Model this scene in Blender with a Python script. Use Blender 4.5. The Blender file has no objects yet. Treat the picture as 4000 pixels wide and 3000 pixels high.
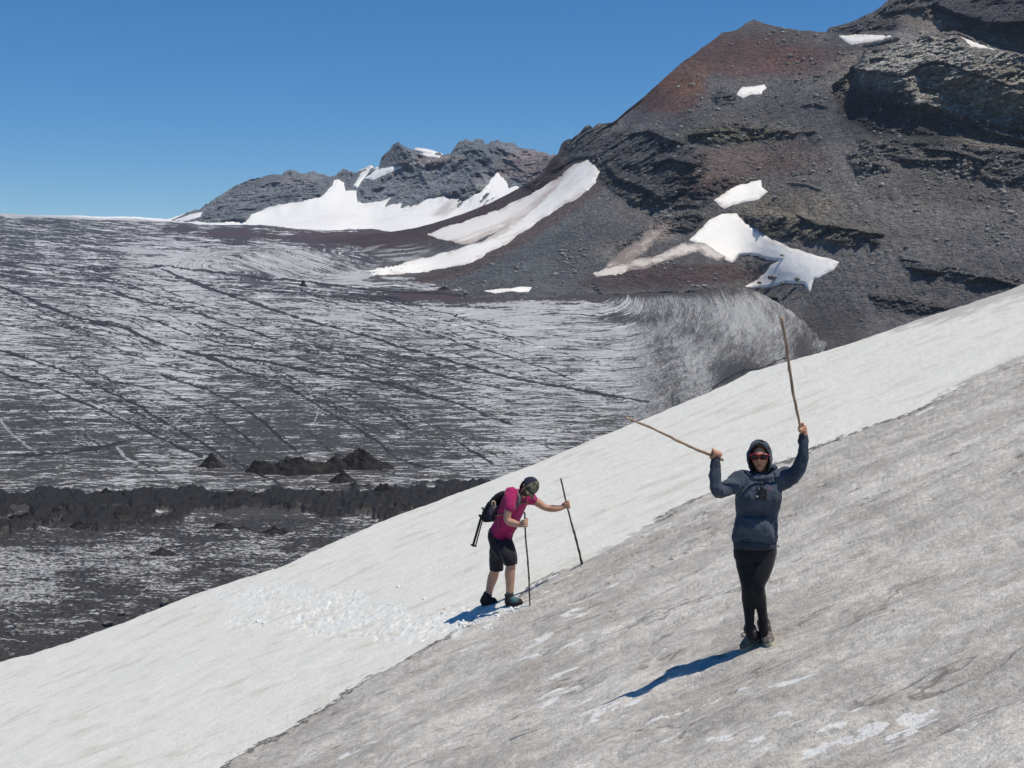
import bpy, math, random
import numpy as np
from mathutils import Vector, Matrix

# ---------------------------------------------------------------- camera, sky, sun, exposure
scene = bpy.context.scene
C = scene.collection
R = math.radians
FPX, CXP, CYP, HZ = 1400.0, 512.0, 384.0, 290.0        # focal length etc. in 1024x768 pixels
PITCH = math.atan((CYP - HZ) / FPX)
cam_d = bpy.data.cameras.new('camera'); cam = bpy.data.objects.new('camera', cam_d); C.objects.link(cam)
cam_d.sensor_width = 36.0; cam_d.lens = FPX / 1024 * 36.0
cam_d.clip_start = 0.1; cam_d.clip_end = 20000
cam.location = (0, 0, 0); cam.rotation_euler = (R(90) - PITCH, 0, 0)
scene.camera = cam
SUN_EL, SUN_AZ = R(70), R(-20)                          # azimuth measured from +X (right), positive = away from the camera
sdir = Vector((math.cos(SUN_EL) * math.cos(SUN_AZ), math.cos(SUN_EL) * math.sin(SUN_AZ), math.sin(SUN_EL)))
w = bpy.data.worlds.new('World'); scene.world = w; w.use_nodes = True
nt = w.node_tree
bg = nt.nodes['Background']
sky = nt.nodes.new('ShaderNodeTexSky'); sky.sky_type = 'NISHITA'; sky.sun_disc = False
sky.sun_elevation = SUN_EL; sky.sun_rotation = math.atan2(sdir.x, sdir.y)
sky.altitude = 2500; sky.air_density = 1.0; sky.dust_density = 0.0; sky.ozone_density = 5.0
hs = nt.nodes.new('ShaderNodeHueSaturation'); hs.inputs['Saturation'].default_value = 1.34
nt.links.new(sky.outputs[0], hs.inputs['Color']); nt.links.new(hs.outputs[0], bg.inputs[0]); bg.inputs[1].default_value = 0.100
sun_d = bpy.data.lights.new('sun', 'SUN'); sun_d.energy = 4.25; sun_d.angle = R(0.53); sun_d.color = (1.0, 0.93, 0.81)
sun = bpy.data.objects.new('sun', sun_d); C.objects.link(sun)
sun.rotation_euler = (-sdir).to_track_quat('-Z', 'Y').to_euler()
scene.view_settings.view_transform = 'Standard'; scene.view_settings.look = 'None'
scene.view_settings.exposure = 0.0; scene.view_settings.gamma = 1.0
scene.render.engine = 'CYCLES'

# ---------------------------------------------------------------- helpers
D2P = 1024 / 2212.0                                     # survey sheets were measured on a 2212 px wide copy
def d2(pts): return np.array(pts, float) * D2P
ct, st_ = math.cos(PITCH), math.sin(PITCH)
def elev(v):                                            # z / y of the sight line through row v
    Y = (CYP - np.asarray(v, float)) / FPX
    return (Y * ct - st_) / (ct + Y * st_)
def P(u, v, y):                                         # point at depth y seen at u, v
    u = np.asarray(u, float); v = np.asarray(v, float); y = np.asarray(y, float)
    Y = (CYP - v) / FPX; X = (u - CXP) / FPX
    f = ct + Y * st_
    return np.stack([X / f * y, y + 0 * X + 0 * Y, (Y * ct - st_) / f * y], -1)
def proj(p):
    p = np.asarray(p, float)
    x, y, z = p[..., 0], p[..., 1], p[..., 2]
    fw = y * ct - z * st_; up = y * st_ + z * ct
    return CXP + FPX * x / fw, CYP - FPX * up / fw
def hsh(ix, iy, iz, seed):
    h = (ix.astype(np.uint32) * np.uint32(374761393) + iy.astype(np.uint32) * np.uint32(668265263)
         + iz.astype(np.uint32) * np.uint32(2147483647 & 1274126177) + np.uint32(seed * 7919 + 13))
    h = (h ^ (h >> np.uint32(13))) * np.uint32(1274126177)
    h = h ^ (h >> np.uint32(16))
    return (h & np.uint32(0xffffff)).astype(np.float32) / np.float32(0xffffff)
def vnoise(x, y, z=None, seed=0):                       # value noise in [-1, 1]
    x = np.asarray(x, np.float32); y = np.asarray(y, np.float32)
    z = np.zeros_like(x) if z is None else np.asarray(z, np.float32)
    fx, fy, fz = np.floor(x), np.floor(y), np.floor(z)
    ix, iy, iz = fx.astype(np.int64), fy.astype(np.int64), fz.astype(np.int64)
    tx, ty, tz = x - fx, y - fy, z - fz
    tx = tx * tx * tx * (tx * (tx * 6 - 15) + 10); ty = ty * ty * ty * (ty * (ty * 6 - 15) + 10); tz = tz * tz * tz * (tz * (tz * 6 - 15) + 10)
    r = 0
    for dx in (0, 1):
        wx = tx if dx else 1 - tx
        for dy in (0, 1):
            wy = ty if dy else 1 - ty
            for dz in (0, 1):
                wz = tz if dz else 1 - tz
                r = r + wx * wy * wz * hsh((ix + dx) & 0xffffffff, (iy + dy) & 0xffffffff, (iz + dz) & 0xffffffff, seed)
    return r * 2 - 1
def fbm(x, y, z=None, scale=1.0, octs=4, gain=0.5, seed=0, kind=0):
    r = 0; a = 1.0; s = scale; tot = 0
    for o in range(octs):
        n = vnoise(x * s + 17.3 * o, y * s - 9.1 * o, None if z is None else z * s + 5.7 * o, seed + o)
        if kind == 1: n = 1 - 2 * np.abs(n) ** 0.8      # ridged
        if kind == 2: n = 2 * np.abs(n) ** 0.8 - 1      # billow
        r = r + a * n; tot += a; a *= gain; s *= 2.03
    return r / tot
def worley(x, y, z, scale, seed=0):                       # blocky rock: (random value of the cell, distance to the cell's core)
    x, y, z = (np.asarray(q, np.float32) * scale for q in (x, y, z)); fx, fy, fz = np.floor(x), np.floor(y), np.floor(z)
    best = np.full(x.shape, 9.0, np.float32); sec = best.copy(); val = np.zeros_like(best)
    for dx in (-1, 0, 1):
        for dy in (-1, 0, 1):
            for dz in (-1, 0, 1):
                cx, cy, cz = fx + dx, fy + dy, fz + dz; i = [c.astype(np.int64) & 0xffffffff for c in (cx, cy, cz)]
                d = (cx + hsh(*i, seed) - x) ** 2 + (cy + hsh(*i, seed + 1) - y) ** 2 + (cz + hsh(*i, seed + 2) - z) ** 2
                sec = np.minimum(sec, np.maximum(d, best)); m_ = d < best; val = np.where(m_, hsh(*i, seed + 3), val); best = np.minimum(best, d)
    return val, np.sqrt(sec) - np.sqrt(best)
def sstep(a, b, x):
    t = np.clip((x - a) / (b - a), 0, 1); return t * t * (3 - 2 * t)
def poly_sd(u, v, poly):                                # signed distance, positive inside
    poly = np.asarray(poly, float); n = len(poly)
    d = np.full(np.shape(u), 1e9); ins = np.zeros(np.shape(u), bool)
    for i in range(n):
        ax, ay = poly[i]; bx, by = poly[(i + 1) % n]
        ex, ey = bx - ax, by - ay
        t = np.clip(((u - ax) * ex + (v - ay) * ey) / (ex * ex + ey * ey + 1e-9), 0, 1)
        d = np.minimum(d, (u - ax - t * ex) ** 2 + (v - ay - t * ey) ** 2)
        c = ((ay > v) != (by > v))
        if ay != by: ins ^= c & (u < ex * (v - ay) / (by - ay) + ax)
    return np.where(ins, 1, -1) * np.sqrt(d)
def line_d(u, v, pts):                                  # distance to an open polyline
    d = np.full(np.shape(u), 1e9)
    for (ax, ay), (bx, by) in zip(pts[:-1], pts[1:]):
        ex, ey = bx - ax, by - ay
        t = np.clip(((u - ax) * ex + (v - ay) * ey) / (ex * ex + ey * ey + 1e-9), 0, 1)
        d = np.minimum(d, (u - ax - t * ex) ** 2 + (v - ay - t * ey) ** 2)
    return np.sqrt(d)
def gauss(u, v, cx, cy, rx, ry): return np.exp(-((u - cx * D2P) / (rx * D2P)) ** 2 - ((v - cy * D2P) / (ry * D2P)) ** 2)

def tag(o, label=None, cat=None, group=None, kind=None):
    if label: o['label'] = label
    if cat: o['category'] = cat
    if group: o['group'] = group
    if kind: o['kind'] = kind
    return o
def mk(name, verts, faces, mat, parent=None, origin=None, smooth=True, attrs=None):
    verts = np.asarray(verts, float)
    if parent is not None: origin = np.array(parent['_o'] if '_o' in parent else parent.location)
    if origin is None: origin = np.zeros(3)
    me = bpy.data.meshes.new(name)
    if isinstance(faces, np.ndarray):
        n, k = faces.shape
        me.vertices.add(len(verts)); me.vertices.foreach_set('co', (verts - origin).astype(np.float32).ravel())
        me.loops.add(n * k); me.loops.foreach_set('vertex_index', faces.astype(np.int32).ravel())
        me.polygons.add(n); me.polygons.foreach_set('loop_start', np.arange(0, n * k, k, dtype=np.int32))
        me.update(calc_edges=True)
    else:
        me.from_pydata([tuple(p) for p in (verts - origin)], [], faces); me.update()
    if smooth: me.polygons.foreach_set('use_smooth', np.ones(len(me.polygons), bool))
    for k_, a in (attrs or {}).items():
        a = np.asarray(a, np.float32)
        if a.ndim == 1:
            at = me.attributes.new(k_, 'FLOAT', 'POINT'); at.data.foreach_set('value', a)
        elif a.shape[1] == 3:
            at = me.attributes.new(k_, 'FLOAT_VECTOR', 'POINT'); at.data.foreach_set('vector', a.ravel())
        else:
            at = me.attributes.new(k_, 'FLOAT_COLOR', 'POINT'); at.data.foreach_set('color', a.ravel())
    if mat: me.materials.append(mat)
    o = bpy.data.objects.new(name, me); C.objects.link(o)
    if parent is not None: o.parent = parent
    else: o.location = origin
    return o
def empty(name, loc):
    o = bpy.data.objects.new(name, None); C.objects.link(o); o.location = loc; o.empty_display_size = 0.2
    return o
def grid_faces(nr, nc):
    i = np.arange(nr * nc).reshape(nr, nc)
    return np.stack([i[:-1, :-1].ravel(), i[:-1, 1:].ravel(), i[1:, 1:].ravel(), i[1:, :-1].ravel()], -1)

# ---------------------------------------------------------------- node material helper
class Mat:
    def __init__(s, name, rough=0.9, spec=0.2):
        s.m = bpy.data.materials.new(name); s.m.use_nodes = True; s.t = s.m.node_tree
        s.b = s.t.nodes['Principled BSDF']; s.b.inputs['Roughness'].default_value = rough
        s.b.inputs['Specular IOR Level'].default_value = spec
        s.geo = s.t.nodes.new('ShaderNodeTexCoord')
    def N(s, t, **kw):
        n = s.t.nodes.new(t)
        for k, v in kw.items(): setattr(n, k, v)
        return n
    def L(s, a, b):
        if isinstance(a, (int, float)): b.default_value = a
        elif isinstance(a, (tuple, list)): b.default_value = tuple(a) if len(a) == len(b.default_value) else tuple(a) + (1,)
        else: s.t.links.new(a, b)
    def obj(s): return s.geo.outputs['Object']
    def attr(s, name, out='Fac'):
        n = s.N('ShaderNodeAttribute', attribute_name=name); return n.outputs[out]
    def mth(s, op, a, b=0.0, c=0.0, clamp=False):
        n = s.N('ShaderNodeMath', operation=op, use_clamp=clamp); s.L(a, n.inputs[0]); s.L(b, n.inputs[1]); s.L(c, n.inputs[2]); return n.outputs[0]
    def mapr(s, x, a, b, c=0.0, d=1.0, smooth=True):
        n = s.N('ShaderNodeMapRange', interpolation_type='SMOOTHSTEP' if smooth else 'LINEAR')
        for i, q in enumerate((x, a, b, c, d)): s.L(q, n.inputs[i])
        return n.outputs[0]
    def scl(s, vec, sc, loc=(0, 0, 0), rot=(0, 0, 0)):
        n = s.N('ShaderNodeMapping'); s.L(vec, n.inputs[0]); s.L(loc, n.inputs[1]); s.L(rot, n.inputs[2]); s.L(sc, n.inputs[3]); return n.outputs[0]
    def noise(s, vec, scale, detail=4.0, rough=0.55, dist=0.0, col=False):
        n = s.N('ShaderNodeTexNoise'); s.L(vec, n.inputs['Vector']); n.inputs['Scale'].default_value = scale
        n.inputs['Detail'].default_value = detail; n.inputs['Roughness'].default_value = rough; n.inputs['Distortion'].default_value = dist
        return n.outputs['Color' if col else 'Fac']
    def vor(s, vec, scale, feature='F1', out='Distance', rnd=1.0):
        n = s.N('ShaderNodeTexVoronoi', feature=feature); s.L(vec, n.inputs['Vector']); n.inputs['Scale'].default_value = scale
        n.inputs['Randomness'].default_value = rnd; return n.outputs[out]
    def mix(s, f, a, b, mode='MIX'):
        n = s.N('ShaderNodeMix', data_type='RGBA', blend_type=mode)
        s.L(f, n.inputs[0]); s.L(a, n.inputs[6]); s.L(b, n.inputs[7]); return n.outputs[2]
    def gain(s, col, f):                                  # colour times a value
        n = s.N('ShaderNodeVectorMath', operation='SCALE'); s.L(col, n.inputs[0]); s.L(f, n.inputs['Scale']); return n.outputs[0]
    def bump(s, h, dist, strength=1.0, nrm=None):
        n = s.N('ShaderNodeBump'); s.L(h, n.inputs['Height']); n.inputs['Distance'].default_value = dist; n.inputs['Strength'].default_value = strength
        if nrm is not None: s.L(nrm, n.inputs['Normal'])
        return n.outputs[0]
    def done(s, col, nrm=None, rough=None):
        s.L(col, s.b.inputs['Base Color'])
        if nrm is not None: s.L(nrm, s.b.inputs['Normal'])
        if rough is not None: s.L(rough, s.b.inputs['Roughness'])
        return s.m
# ---------------------------------------------------------------- snow slope
SX = 0.40
uW, vW, YW = 752.2, 650.4, 11.0
uM, vM, YM = 494.6, 607.2, 16.5
pw, pm = P(uW, vW, YW), P(uM, vM, YM)
SY = ((pm[2] - pw[2]) - SX * (pm[0] - pw[0])) / (pm[1] - pw[1])
SA = pw[2] - SX * pw[0] - SY * pw[1]
def plane_y(k, e): return SA / (e - SX * k - SY)         # depth on the slope plane for x/y = k, z/y = e
def slope_y_at(u, v):
    p = P(u, v, 1.0); return plane_y(p[..., 0], p[..., 2])
edge = d2([(-900, 1640), (-300, 1500), (0, 1427), (80, 1405), (160, 1380), (265, 1343), (400, 1290), (600, 1228), (800, 1140), (900, 1100), (1060, 1040), (1200, 985), (1350, 925),
           (1500, 865), (1620, 808), (1730, 776), (1850, 740), (2000, 690), (2100, 656), (2212, 618), (2600, 470), (3100, 250)])
dirtl = d2([(-600, 2400), (300, 1790), (490, 1659), (560, 1612), (640, 1570), (700, 1535), (800, 1472), (870, 1440), (950, 1390), (1000, 1360), (1080, 1322), (1150, 1270), (1250, 1226), (1330, 1182),
            (1400, 1140), (1500, 1090), (1600, 1044), (1700, 1002), (1800, 962), (1900, 925), (2000, 880), (2100, 830), (2212, 775), (2700, 560)])
us = np.concatenate([np.linspace(-420, -30, 60, endpoint=False), np.linspace(-30, 1054, 1000, endpoint=False), np.linspace(1054, 1450, 60)])
ks = (us - CXP) / FPX
ve = np.interp(us, edge[:, 0], edge[:, 1])
ve = ve + 0.9 * fbm(us, us * 0, scale=0.035, octs=4, seed=5)
t1 = np.linspace(0, 1, 26)[:-1]; t2 = np.linspace(0, 1, 440)
rows = []
vb = 790.0
K = []; Yr = []; Vr = []
for t in t1 ** 0.8:                                       # from below the frame up to it
    v = 2200 + (vb - 2200) * t; v = np.full_like(us, v)
    K.append(ks); Yr.append(plane_y(ks, elev(v))); Vr.append(v)
for t in t2:
    v = vb + (ve - vb) * t
    K.append(ks); Yr.append(plane_y(ks, elev(v))); Vr.append(v)
ye = Yr[-1]
beyond = np.array([0.15, 0.35, 0.6, 0.9, 1.3, 1.8, 2.5, 3.5, 5, 7, 10, 14, 20, 30])
for b in beyond:
    K.append(ks); Yr.append(ye + b); Vr.append(ve - b)
K = np.array(K); Yr = np.array(Yr); Vr = np.array(Vr)
X = K * Yr
Z = SA + SX * X + SY * Yr
over = Yr - ye[None, :]
Z = np.where(over > -3, Z - 0.012 * np.maximum(over + 3, 0) ** 2 + 0.012 * 9 * np.clip((over + 3) / 3, 0, 1) ** 2 * 1.0, Z)
Z = np.where(over > 0, Z - 0.15 * over - 0.10 * np.maximum(over, 0) ** 1.7, Z)
U, Vv = proj(np.stack([X, Yr, Z], -1))
vd = np.interp(U, dirtl[:, 0], dirtl[:, 1])
sd = (Vv - vd) * 0.88                                     # px below the dirt line
sdm = sd * Yr / FPX
wob = fbm(X, Yr, scale=1.1, octs=4, seed=21)
sdm = sdm + 0.17 * wob * sstep(0, 6, np.abs(Yr - 16)) + 0.03 * fbm(X, Yr, scale=6, octs=3, seed=25)
upper = poly_sd(U, Vv, d2([(1850, 744), (1950, 722), (2050, 703), (2212, 650), (2700, 470), (2700, 300), (2212, 500), (2000, 640)])) * Yr / FPX
dirty = sstep(0.0, 0.05, sdm)
# real relief: wind-carved ribs running along the slope, sun cups, small scarps
swell = 0.06 * fbm(X * 0.5, Yr, scale=0.45, octs=3, seed=31)
ribs = fbm(X * 0.45 + Yr * 0.15, Yr * 1.6, scale=1.7, octs=4, seed=33)
ribs2 = fbm(X * 0.5 + Yr * 0.2, Yr * 1.8, scale=5.5, octs=4, gain=0.6, seed=37)
scarp = fbm(X * 0.22 + Yr * 0.1, Yr, scale=1.0, octs=4, seed=41)
scarp_l = sstep(-0.02, 0.03, scarp) + sstep(0.20, 0.24, scarp) + sstep(-0.27, -0.23, scarp)
amp = 0.35 + 0.65 * dirty
relief = swell * 0.6 + 0.038 * ribs * (0.8 + 0.5 * dirty) + 0.013 * ribs2 * (0.5 + 1.3 * dirty) + 0.018 * scarp_l * dirty
relief += (0.004 + 0.013 * dirty) * fbm(X * .8, Yr, scale=2.6, octs=3, seed=45, kind=2)
relief += 0.03 * (1 - dirty)                              # clean snow sheet lies on top
# trodden snow behind the walker
tr = np.zeros_like(X)
for cx, cy, rx, ry in [(640, 1300, 160, 40), (760, 1345, 170, 38), (900, 1370, 130, 26), (1000, 1335, 90, 22), (540, 1345, 70, 25), (1085, 1312, 60, 16)]:
    tr = np.maximum(tr, gauss(U, Vv, cx, cy, rx, ry))
foot = fbm(X * 0.8, Yr, scale=5.0, octs=4, gain=0.6, seed=51)
holes = sstep(0.18, 0.45, foot)
tread = sstep(0.3, 0.6, tr + 0.22 * fbm(X, Yr, scale=1.2, octs=3, seed=55))
relief += tread * (0.018 * foot - 0.035 * holes + 0.012 * fbm(X, Yr, scale=16, octs=2, seed=57))
fade = 1 - sstep(-1.0, 6, over)
near0 = sstep(3, 7, Yr)
Z = Z + relief * (0.3 + 0.7 * fade) * near0
# keep the figures' footing exact
FEET = [(uW, vW, 0.5), (uM, vM, 0.6)]
pwt = np.zeros_like(X)
for cx, cy, rx, ry, k_ in [(1200, 1290, 190, 70, 1), (1150, 1400, 200, 60, .7), (1350, 1530, 230, 70, .9), (1500, 1600, 150, 50, .9), (1700, 1590, 200, 60, .9), (2050, 1580, 180, 70, .9), (1680, 1500, 130, 40, .7), (1820, 1470, 60, 30, .7), (1000, 1330, 90, 40, 1)]:
    pwt = np.maximum(pwt, k_ * gauss(U, Vv, cx, cy, rx, ry))
snow_attr = dict(pw=pwt.ravel(), dirt=sdm.ravel(), upper=upper.ravel(), tread=tread.ravel())
SN = np.stack([X, Yr, Z], -1)

m = Mat('snow', rough=0.75, spec=0.25)
ob = m.obj()
ds = m.attr('dirt'); up = m.attr('upper'); trd = m.attr('tread')
st1 = m.scl(ob, (0.85, 1.5, 1.0), rot=(0, 0, R(-12)))
st2 = m.scl(ob, (0.55, 1.7, 0.4), rot=(0, 0, R(-10)))
big = m.noise(st1, 0.55, 3, 0.5)
mid = m.noise(st1, 2.6, 5, 0.62)
fin = m.noise(st1, 17, 4, 0.7)
spk = m.noise(ob, 42, 3, 0.75)
edge_n = m.mth('ADD', ds, m.mth('MULTIPLY', m.mth('SUBTRACT', m.noise(ob, 9, 4, 0.6), 0.5), 0.16))
dm = m.mapr(edge_n, -0.015, 0.03)
# how dirty inside the dirty part
a = m.mth('ADD', m.mth('MULTIPLY', big, 0.75), m.mth('MULTIPLY', mid, 0.85))
a = m.mth('ADD', a, m.mth('MULTIPLY', m.mth('SUBTRACT', fin, 0.5), 0.9))
a = m.mth('ADD', a, m.mth('MULTIPLY', m.mth('SUBTRACT', spk, 0.5), 0.8))
soil = m.mapr(a, 0.48, 1.08)
white = m.mix(m.noise(ob, 0.7, 3), (0.775, 0.755, 0.685), (0.755, 0.745, 0.69))
white = m.mix(m.mapr(m.noise(st1, 1.3, 5, 0.6), 0.50, 0.72), white, (0.63, 0.60, 0.52))
white = m.mix(m.mapr(m.noise(st1, 6.0, 4, 0.7), 0.45, 0.85, 0, 0.55), white, (0.60, 0.585, 0.545))
dirtc = m.mix(m.noise(ob, 1.3, 4), (0.225, 0.198, 0.170), (0.205, 0.190, 0.172))
dirty_c = m.mix(m.mth('ADD', m.mth('MULTIPLY', soil, 0.66), 0.03), (0.72, 0.69, 0.635), dirtc)
tanm = m.mapr(m.noise(ob, 3.2, 3, 0.6), 0.5, 0.75, 0, 0.28)
dirty_c = m.mix(tanm, dirty_c, (0.50, 0.42, 0.32))
dirty_c = m.gain(dirty_c, m.mapr(spk, 0.3, 0.7, 0.70, 1.20))
patch = m.mth('ADD', m.mth('MULTIPLY', m.noise(m.scl(ob, (0.75, 1.5, 0.4), rot=(0, 0, R(-16))), 2.6, 5, 0.62, 0.6), 0.8), m.mth('MULTIPLY', m.noise(ob, 0.5, 2), 0.2))
patch = m.mth('SUBTRACT', patch, m.mapr(m.attr('pw'), 0.0, 0.85, 0.10, 0.0))
pm_ = m.mapr(patch, 0.545, 0.562)
dirty_c = m.mix(m.mth('MULTIPLY', pm_, 0.8), dirty_c, (0.76, 0.765, 0.75))
ridge = m.mth('ABSOLUTE', m.mth('SUBTRACT', m.noise(st2, 0.85, 5, 0.55, 0.3), 0.5))
rl = m.mth('MULTIPLY', m.mapr(ridge, 0.0, 0.012, 1, 0), m.mapr(m.noise(ob, 0.9, 2), 0.46, 0.58))
dirty_c = m.mix(m.mth('MULTIPLY', rl, 0.75), dirty_c, (0.15, 0.13, 0.12))
col = m.mix(dm, white, dirty_c)
ln = m.mth('ABSOLUTE', m.mth('SUBTRACT', edge_n, 0.0))
ln = m.mth('MULTIPLY', m.mapr(ln, 0.0, 0.026, 1, 0), m.mapr(m.noise(ob, 0.55, 3), 0.34, 0.48, 0.30, 0.95))
col = m.mix(ln, col, (0.10, 0.085, 0.075))
rimn = m.mth('ADD', up, m.mth('MULTIPLY', m.mth('SUBTRACT', m.noise(ob, 1.5, 4), 0.5), 0.6))
col = m.mix(m.mapr(rimn, 0.0, 0.12, 0, 0.65), col, (0.42, 0.385, 0.35))
col = m.mix(m.mth('MULTIPLY', m.mth('MULTIPLY', trd, 0.55), m.mapr(m.noise(ob, 2.5, 4, .6), .4, .6)), col, (0.77, 0.785, 0.78))
hgt = m.mth('ADD', m.mth('MULTIPLY', fin, 0.5), m.mth('MULTIPLY', spk, 0.35))
hgt = m.mth('ADD', hgt, m.mth('MULTIPLY', mid, 1.2))
snow_mat = m.done(col, m.bump(hgt, 0.035, 0.9))
o = mk('snow_slope', SN.reshape(-1, 3), grid_faces(*X.shape), snow_mat, attrs=snow_attr)
tag(o, kind='structure')

def snow_z(x, y):                                         # real height of the built slope near x, y
    j = np.clip(np.searchsorted(ks, x / y), 1, len(ks) - 1)
    f = (x / y - ks[j - 1]) / (ks[j] - ks[j - 1])
    col_y = Yr[:, j]; col_z = SN[:, j, 2] * f + SN[:, j - 1, 2] * (1 - f)
    col_y = Yr[:, j] * f + Yr[:, j - 1] * (1 - f)
    return float(np.interp(y, col_y, col_z))

# ---------------------------------------------------------------- glacier
def vinf(u): return 175 + 0.030 * np.clip(u, -200, 200)
GH = 48160.0
def gl_y(u, v): return GH / np.maximum(v - vinf(u), 8) * (1 + 0.2 * np.clip((np.asarray(u, float) - 694) / 119, 0, 1) ** 2)
us = np.concatenate([np.linspace(-260, -20, 60, endpoint=False), np.linspace(-20, 830, 860, endpoint=False), np.linspace(830, 1150, 60)])
vtop = vinf(us) + GH / 1250
rowsv = np.concatenate([np.linspace(0, 1, 520)])
V = vtop[None, :] + (705 - vtop[None, :]) * rowsv[:, None]
U = np.repeat(us[None, :], len(rowsv), 0)
Yg = gl_y(U, V)
G = P(U, V, Yg)
def z5(pts): return [(x * .5 * D2P, (y * .5 + 442) * D2P) for x, y in pts]
lines = [
    ([(0, 240), (380, 275), (700, 265), (1000, 300), (1350, 335), (1700, 375), (2212, 400)], 1.5),
    ([(0, 300), (130, 330), (320, 340), (560, 400), (860, 470), (1000, 520), (1250, 590), (1500, 640), (1800, 720), (2212, 800)], 1.2),
    ([(700, 280), (930, 370), (1200, 460), (1450, 530), (1750, 620), (2212, 750), (2500, 800), (2800, 850)], 1.9),
    ([(0, 350), (200, 440), (350, 490), (500, 520), (700, 600), (830, 640), (1150, 680), (1400, 730), (1700, 770), (2000, 870), (2212, 950)], 2.0),
    ([(0, 630), (200, 690), (300, 725), (450, 800), (600, 870), (750, 960), (950, 1080), (1200, 1200)], 1.9),
    ([(0, 725), (200, 790), (400, 870), (600, 960), (780, 1050), (870, 1090)], 1.7),
    ([(600, 480), (800, 550), (950, 600), (1200, 640), (1500, 720), (1750, 800), (2212, 930)], 1.3),
    ([(300, 650), (480, 760), (700, 800), (870, 870), (1050, 1000), (1130, 1060)], 1.4),
    ([(700, 740), (900, 800), (1040, 870), (1150, 950), (1280, 1060)], 1.9),
    ([(850, 640), (1000, 700), (1250, 790), (1430, 900), (1600, 1000), (1720, 1100), (1900, 1150)], 1.8),
    ([(1500, 800), (1650, 860), (1800, 920), (1950, 1000), (2130, 1120)], 1.4),
    ([(150, 840), (200, 890), (300, 960), (430, 1040), (600, 1110), (700, 1160)], 1.2),
    ([(1150, 700), (1400, 860), (1700, 930), (1900, 1040), (2050, 1140)], 1.0),
    ([(1330, 980), (1440, 1070), (1700, 1160)], 1.4),
    ([(1300, 370), (1500, 440), (1750, 520), (2000, 600), (2212, 660), (2500, 760)], 1.2),
    ([(1550, 390), (1850, 480), (2212, 570), (2600, 690)], 0.9),
    ([(0, 400), (150, 430), (400, 500), (560, 570), (800, 660)], 1.0),
    ([(0, 510), (150, 550), (400, 590), (700, 690), (900, 740), (1200, 800)], 1.0),
    ([(60, 1080), (250, 1075), (440, 1050), (540, 1020)], 2.2),
    ([(350, 300), (600, 360), (800, 430), (900, 480)], 1.1),
    ([(1250, 560), (1600, 680), (1900, 760), (2212, 850)], 1.0),
    ([(1900, 620), (2212, 720), (2700, 850)], 0.9),
    ([(0, 880), (100, 900), (250, 1000), (400, 1060)], 0.8),
]
U2 = U + 1.5 * fbm(U, V, scale=0.05, octs=3, seed=61); V2 = V + 1.2 * fbm(U, V, scale=0.06, octs=4, seed=62)
crn = fbm(U, V, scale=0.035, octs=3, seed=63); crev = np.full(U.shape, -50.0)
for pts, wd in lines: crev = np.maximum(crev, wd * (1.0 + 0.7 * crn) - 1.6 * line_d(U2, V2, z5(pts)))
for i in range(70):                                      # companions running beside the long ones
    rr = random.Random(500 + i); pts, wd = lines[rr.randrange(len(lines))]
    if len(pts) < 4: continue
    a_ = rr.randrange(0, len(pts) - 2); b_ = rr.randrange(a_ + 2, len(pts) + 1); oy = rr.choice([-1, 1]) * rr.uniform(14, 60)
    crev = np.maximum(crev, rr.uniform(0.3, 0.95) * (1 + 0.7 * crn) - 1.7 * line_d(U2, V2, z5([(x + rr.uniform(-12, 12), y + oy + rr.uniform(-5, 5)) for x, y in pts[a_:b_]])))
for pts in [[(1540, 838), (1590, 805), (1640, 796), (1700, 772)]]:
    crev = np.maximum(crev, 1.4 * (1 + crn) - 1.2 * line_d(U2, V2, d2(pts)))
for i in range(40):                                       # many faint ones between the traced ones
    rr = random.Random(i); x0 = rr.uniform(-200, 2100); y0 = rr.uniform(280, 900); pts = []
    x, y = x0, y0
    for s_ in range(rr.randint(3, 7)):
        pts.append((x, y)); x += rr.uniform(110, 200); y += rr.uniform(30, 75) * (0.55 + y / 1300)
    crev = np.maximum(crev, rr.uniform(0.45, 1.0) * (1 + 0.7 * crn) - 1.9 * line_d(U2, V2, z5(pts)))
crev *= sstep(520, 500, V)*1.0 + 0.0
pale = np.full(U.shape, -50.0)
for pts, wd in [([(0, 930), (60, 1000), (150, 1060)], 1.6), ([(700, 985), (760, 940), (830, 875)], 1.1), ([(510, 1050), (540, 1090), (590, 1120)], 2.0),
                ([(1340, 960), (1370, 920), (1380, 880)], 1.2), ([(390, 590), (420, 630)], 0.8), ([(320, 950), (400, 1010), (440, 1030)], 0.8)]:
    pale = np.maximum(pale, wd - line_d(U2, V2, z5(pts)))
cov = 0.50 + 0.06 * fbm(U, V, scale=0.012, octs=3, seed=71)
cov -= 0.10 * gauss(U, V, 560, 565, 260, 35)
cov += 0.02 * gauss(U, V, 200, 500, 400, 40)
cov += 0.07 * gauss(U, V, 1430, 690, 120, 50) + 0.03 * gauss(U, V, 1690, 770, 60, 50) - 0.07 * gauss(U, V, 1630, 690, 80, 45)
cov -= 0.01 * gauss(U, V, 1450, 700, 280, 90) + 0.05 * gauss(U, V, 1610, 690, 60, 60)
cov += 0.10 * fbm(U, V, scale=0.03, octs=4, seed=74) * sstep(560, 640, U)
cov -= 0.07 * gauss(U, V, 900, 680, 500, 60)
cov += 0.07 * gauss(U, V, 300, 950, 700, 80)
cov += 0.40 * sstep(0, 10, poly_sd(U, V, d2([(330, 488), (560, 500), (690, 508), (800, 500), (930, 480), (930, 530), (800, 528), (700, 524), (560, 520), (400, 500)])) + 3 + 5 * fbm(U, V, scale=0.05, octs=3, seed=73))
cov += 0.13 * gauss(U, V, 850, 560, 120, 40)
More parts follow.
